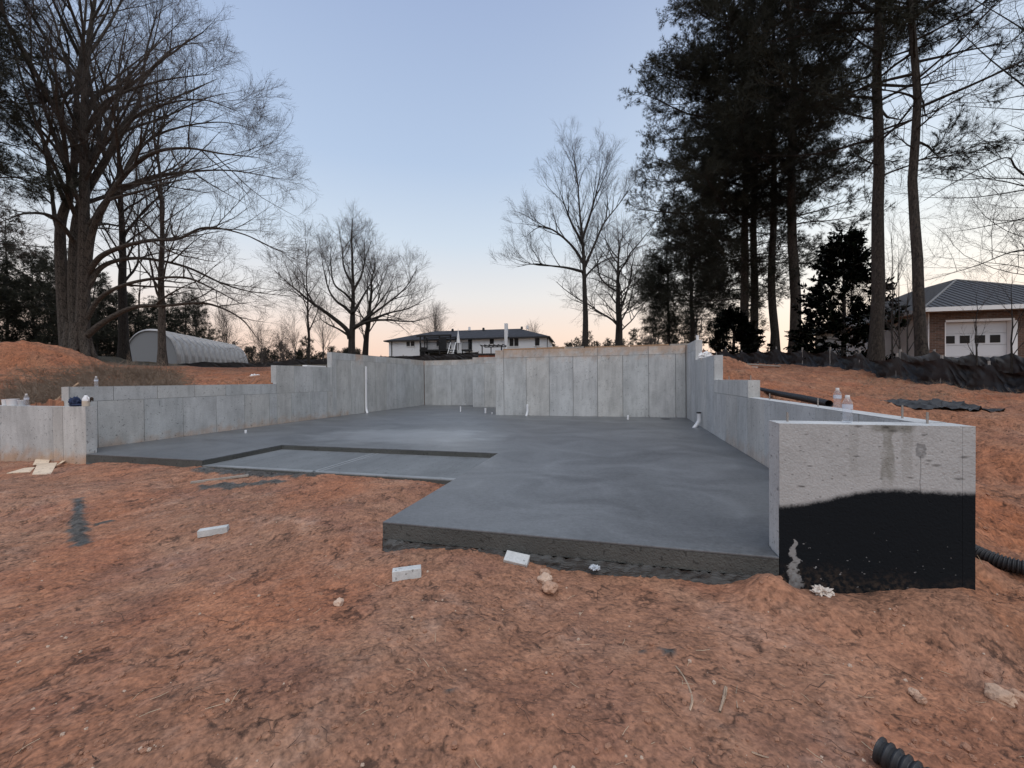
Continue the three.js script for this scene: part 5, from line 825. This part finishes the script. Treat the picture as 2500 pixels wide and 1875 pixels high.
// anchor bolts standing out of the wall tops
const steelM = plain(.34, .31, .28, .5, { metalness: .5 });
function bolt(label, p, h) { const b = thing('anchor_bolt', label, 'bolt', p, 0, 'anchor bolts on the right wall'); mesh('shank', new THREE.CylinderGeometry(.0075, .0075, h + .1, 8).translate(0, h / 2 - .05, 0), steelM, b); mesh('nut', new THREE.CylinderGeometry(.0095, .0095, .010, 6).translate(0, h * .55, 0), steelM, b); }
{ const on = (u, v, y, x, lab, h) => { const p = atX(u, v, x); p.y = y; bolt(lab, p, h); }; const W1 = 'anchor bolt on the long low part of the right wall';
  on(1879, 975, 1.043, 2.28, W1, .10); on(1997, 991, 1.043, 2.28, W1, .10); on(2203, 1019, 1.043, 2.28, W1, .11); on(1780, 928, 1.353, 2.28, 'anchor bolt on the eye-level step of the right wall', .09); on(1833, 928, 1.353, 2.28, 'anchor bolt on the eye-level step of the right wall', .09); on(1749, 868, 1.963, 2.28, 'anchor bolt on the upper step of the right wall', .09);
  const p = atY(1922.5, 1029, 1.0425); bolt('anchor bolt near the free end of the tarred stub wall', V(p.x, 1.0425, clamp(p.z, -3.85, -3.67)), .075); const q = atY(2264, 1034, 1.0425); bolt('anchor bolt near the corner of the tarred stub wall', V(q.x, 1.0425, clamp(q.z, -3.9, -3.67)), .085); }
// ---------------------------------------------------------------- crumbs, pebbles, straw and roots on the clay; dead brush on the heap
{
  const r = rng(4242), peb = [], clod = [], straw = [], root = [];
  const spot = () => { for (;;) { const u = -60 + r() * 2620, v = 1120 + Math.pow(r(), 1.4) * 780, p = atY(u, v, -.27); if (p.z < -.8 && p.z > -6.0 && excavatedOpen(p.x, p.z)) { p.y = heightAt(p.x, p.z); return p; } } };
  function excavatedOpen(x, z) { return !(x > -2.4 && x < 2.5 && z < -3.55) && !(x > -7.4 && z < -5.7) && !(z < -5.6) && x > -16 && x < 5; }
  for (let i = 0; i < 420; i++) { const p = spot(); peb.push([p, turned(UP, r() * 1.4, r), .002 + .009 * Math.pow(r(), 4)]); }
  for (let i = 0; i < 2200; i++) { const p = spot(); if (fbm(p.x * 1.1 + 70, p.z * 1.1, 3) < -.1 && r() < .8) continue; clod.push([p, turned(UP, r() * 1.4, r), .003 + .014 * Math.pow(r(), 4)]); }
  for (let i = 0; i < 110; i++) { const p = spot(); p.y += .004; straw.push([p, V(r() - .5, .06 * (r() - .2), r() - .5).normalize(), .3 + .6 * r()]); }
  for (let i = 0; i < 150; i++) { const p = spot(); p.y += .004; root.push([p, V(r() - .5, .08 * r(), r() - .5).normalize(), .4 + 1.0 * r()]); }
  const lump = (s) => crumple(new THREE.IcosahedronGeometry(1, 2), .28, 1.0, s);
  tag(scatter('pebbles', lump(3), plain(.50, .38, .29, .95), peb), 'small pale pebbles scattered over the clay', 'pebbles'); tag(scatter('clay_crumbs', lump(5), plain(.33, .175, .112, .97), clod), 'reddish clay crumbs lying on the yard', 'crumbs');
  const strawG = new MB().tube([V(0, 0, 0), V(.004, .05, .003), V(0, .1, 0)], [.0016, .0018, .0012], 4).geo(); tag(scatter('straw', strawG, plain(.58, .46, .32, .9), straw), 'bits of pale straw on the clay', 'straw');
  const rootG = new MB().tube([V(0, 0, 0), V(.012, .05, .004), V(-.006, .1, 0), V(.008, .15, .003)], [.0018, .0016, .0012, .0006], 4).geo(); tag(scatter('fine_roots', rootG, plain(.10, .058, .04, .95), root), 'dark hair-thin roots in the clay', 'roots');
  // dead brush
  const brush = [], grass = []; for (let i = 0; i < 4600; i++) { const u = 30 + r() * 400, d = 9.5 + r() * 6, p = at(u, 900, d); if (p.x > -11.7 || p.z > -6.4) continue; const dA = Math.hypot(p.x - heapA.x, p.z - heapA.z); if (dA < 2.5 || (dA < 3.4 && r() < .6)) continue; p.y = heightAt(p.x, p.z); brush.push([p, V(r() - .5, .03 + .22 * r() * r(), r() - .5).normalize(), .2 + .4 * r()]); }
  tag(scatter('dead_brush', sprayGeo(777, .016, 4), plain(.22, .165, .12, .95), brush), 'dead brush and roots strewn over the lower dirt heap', 'brush');
  for (let i = 0; i < 900; i++) { const u = 2080 + r() * 430, d = 8.3 + r() * 4.2, p = at(u, 900, d); if (p.x < 3) continue; if (fbm(p.x * .8, p.z * .8, 3) < -.05) continue; p.y = heightAt(p.x, p.z); grass.push([p, V(r() - .5, .12 + .3 * r(), r() - .5).normalize(), .07 + .12 * r()]); }
  tag(scatter('dry_litter', sprayGeo(778, .012, 5), plain(.24, .185, .13, .95), grass), 'dry leaf litter and stems along the foot of the bank fence', 'litter');
}
renderer.render(scene, camera);
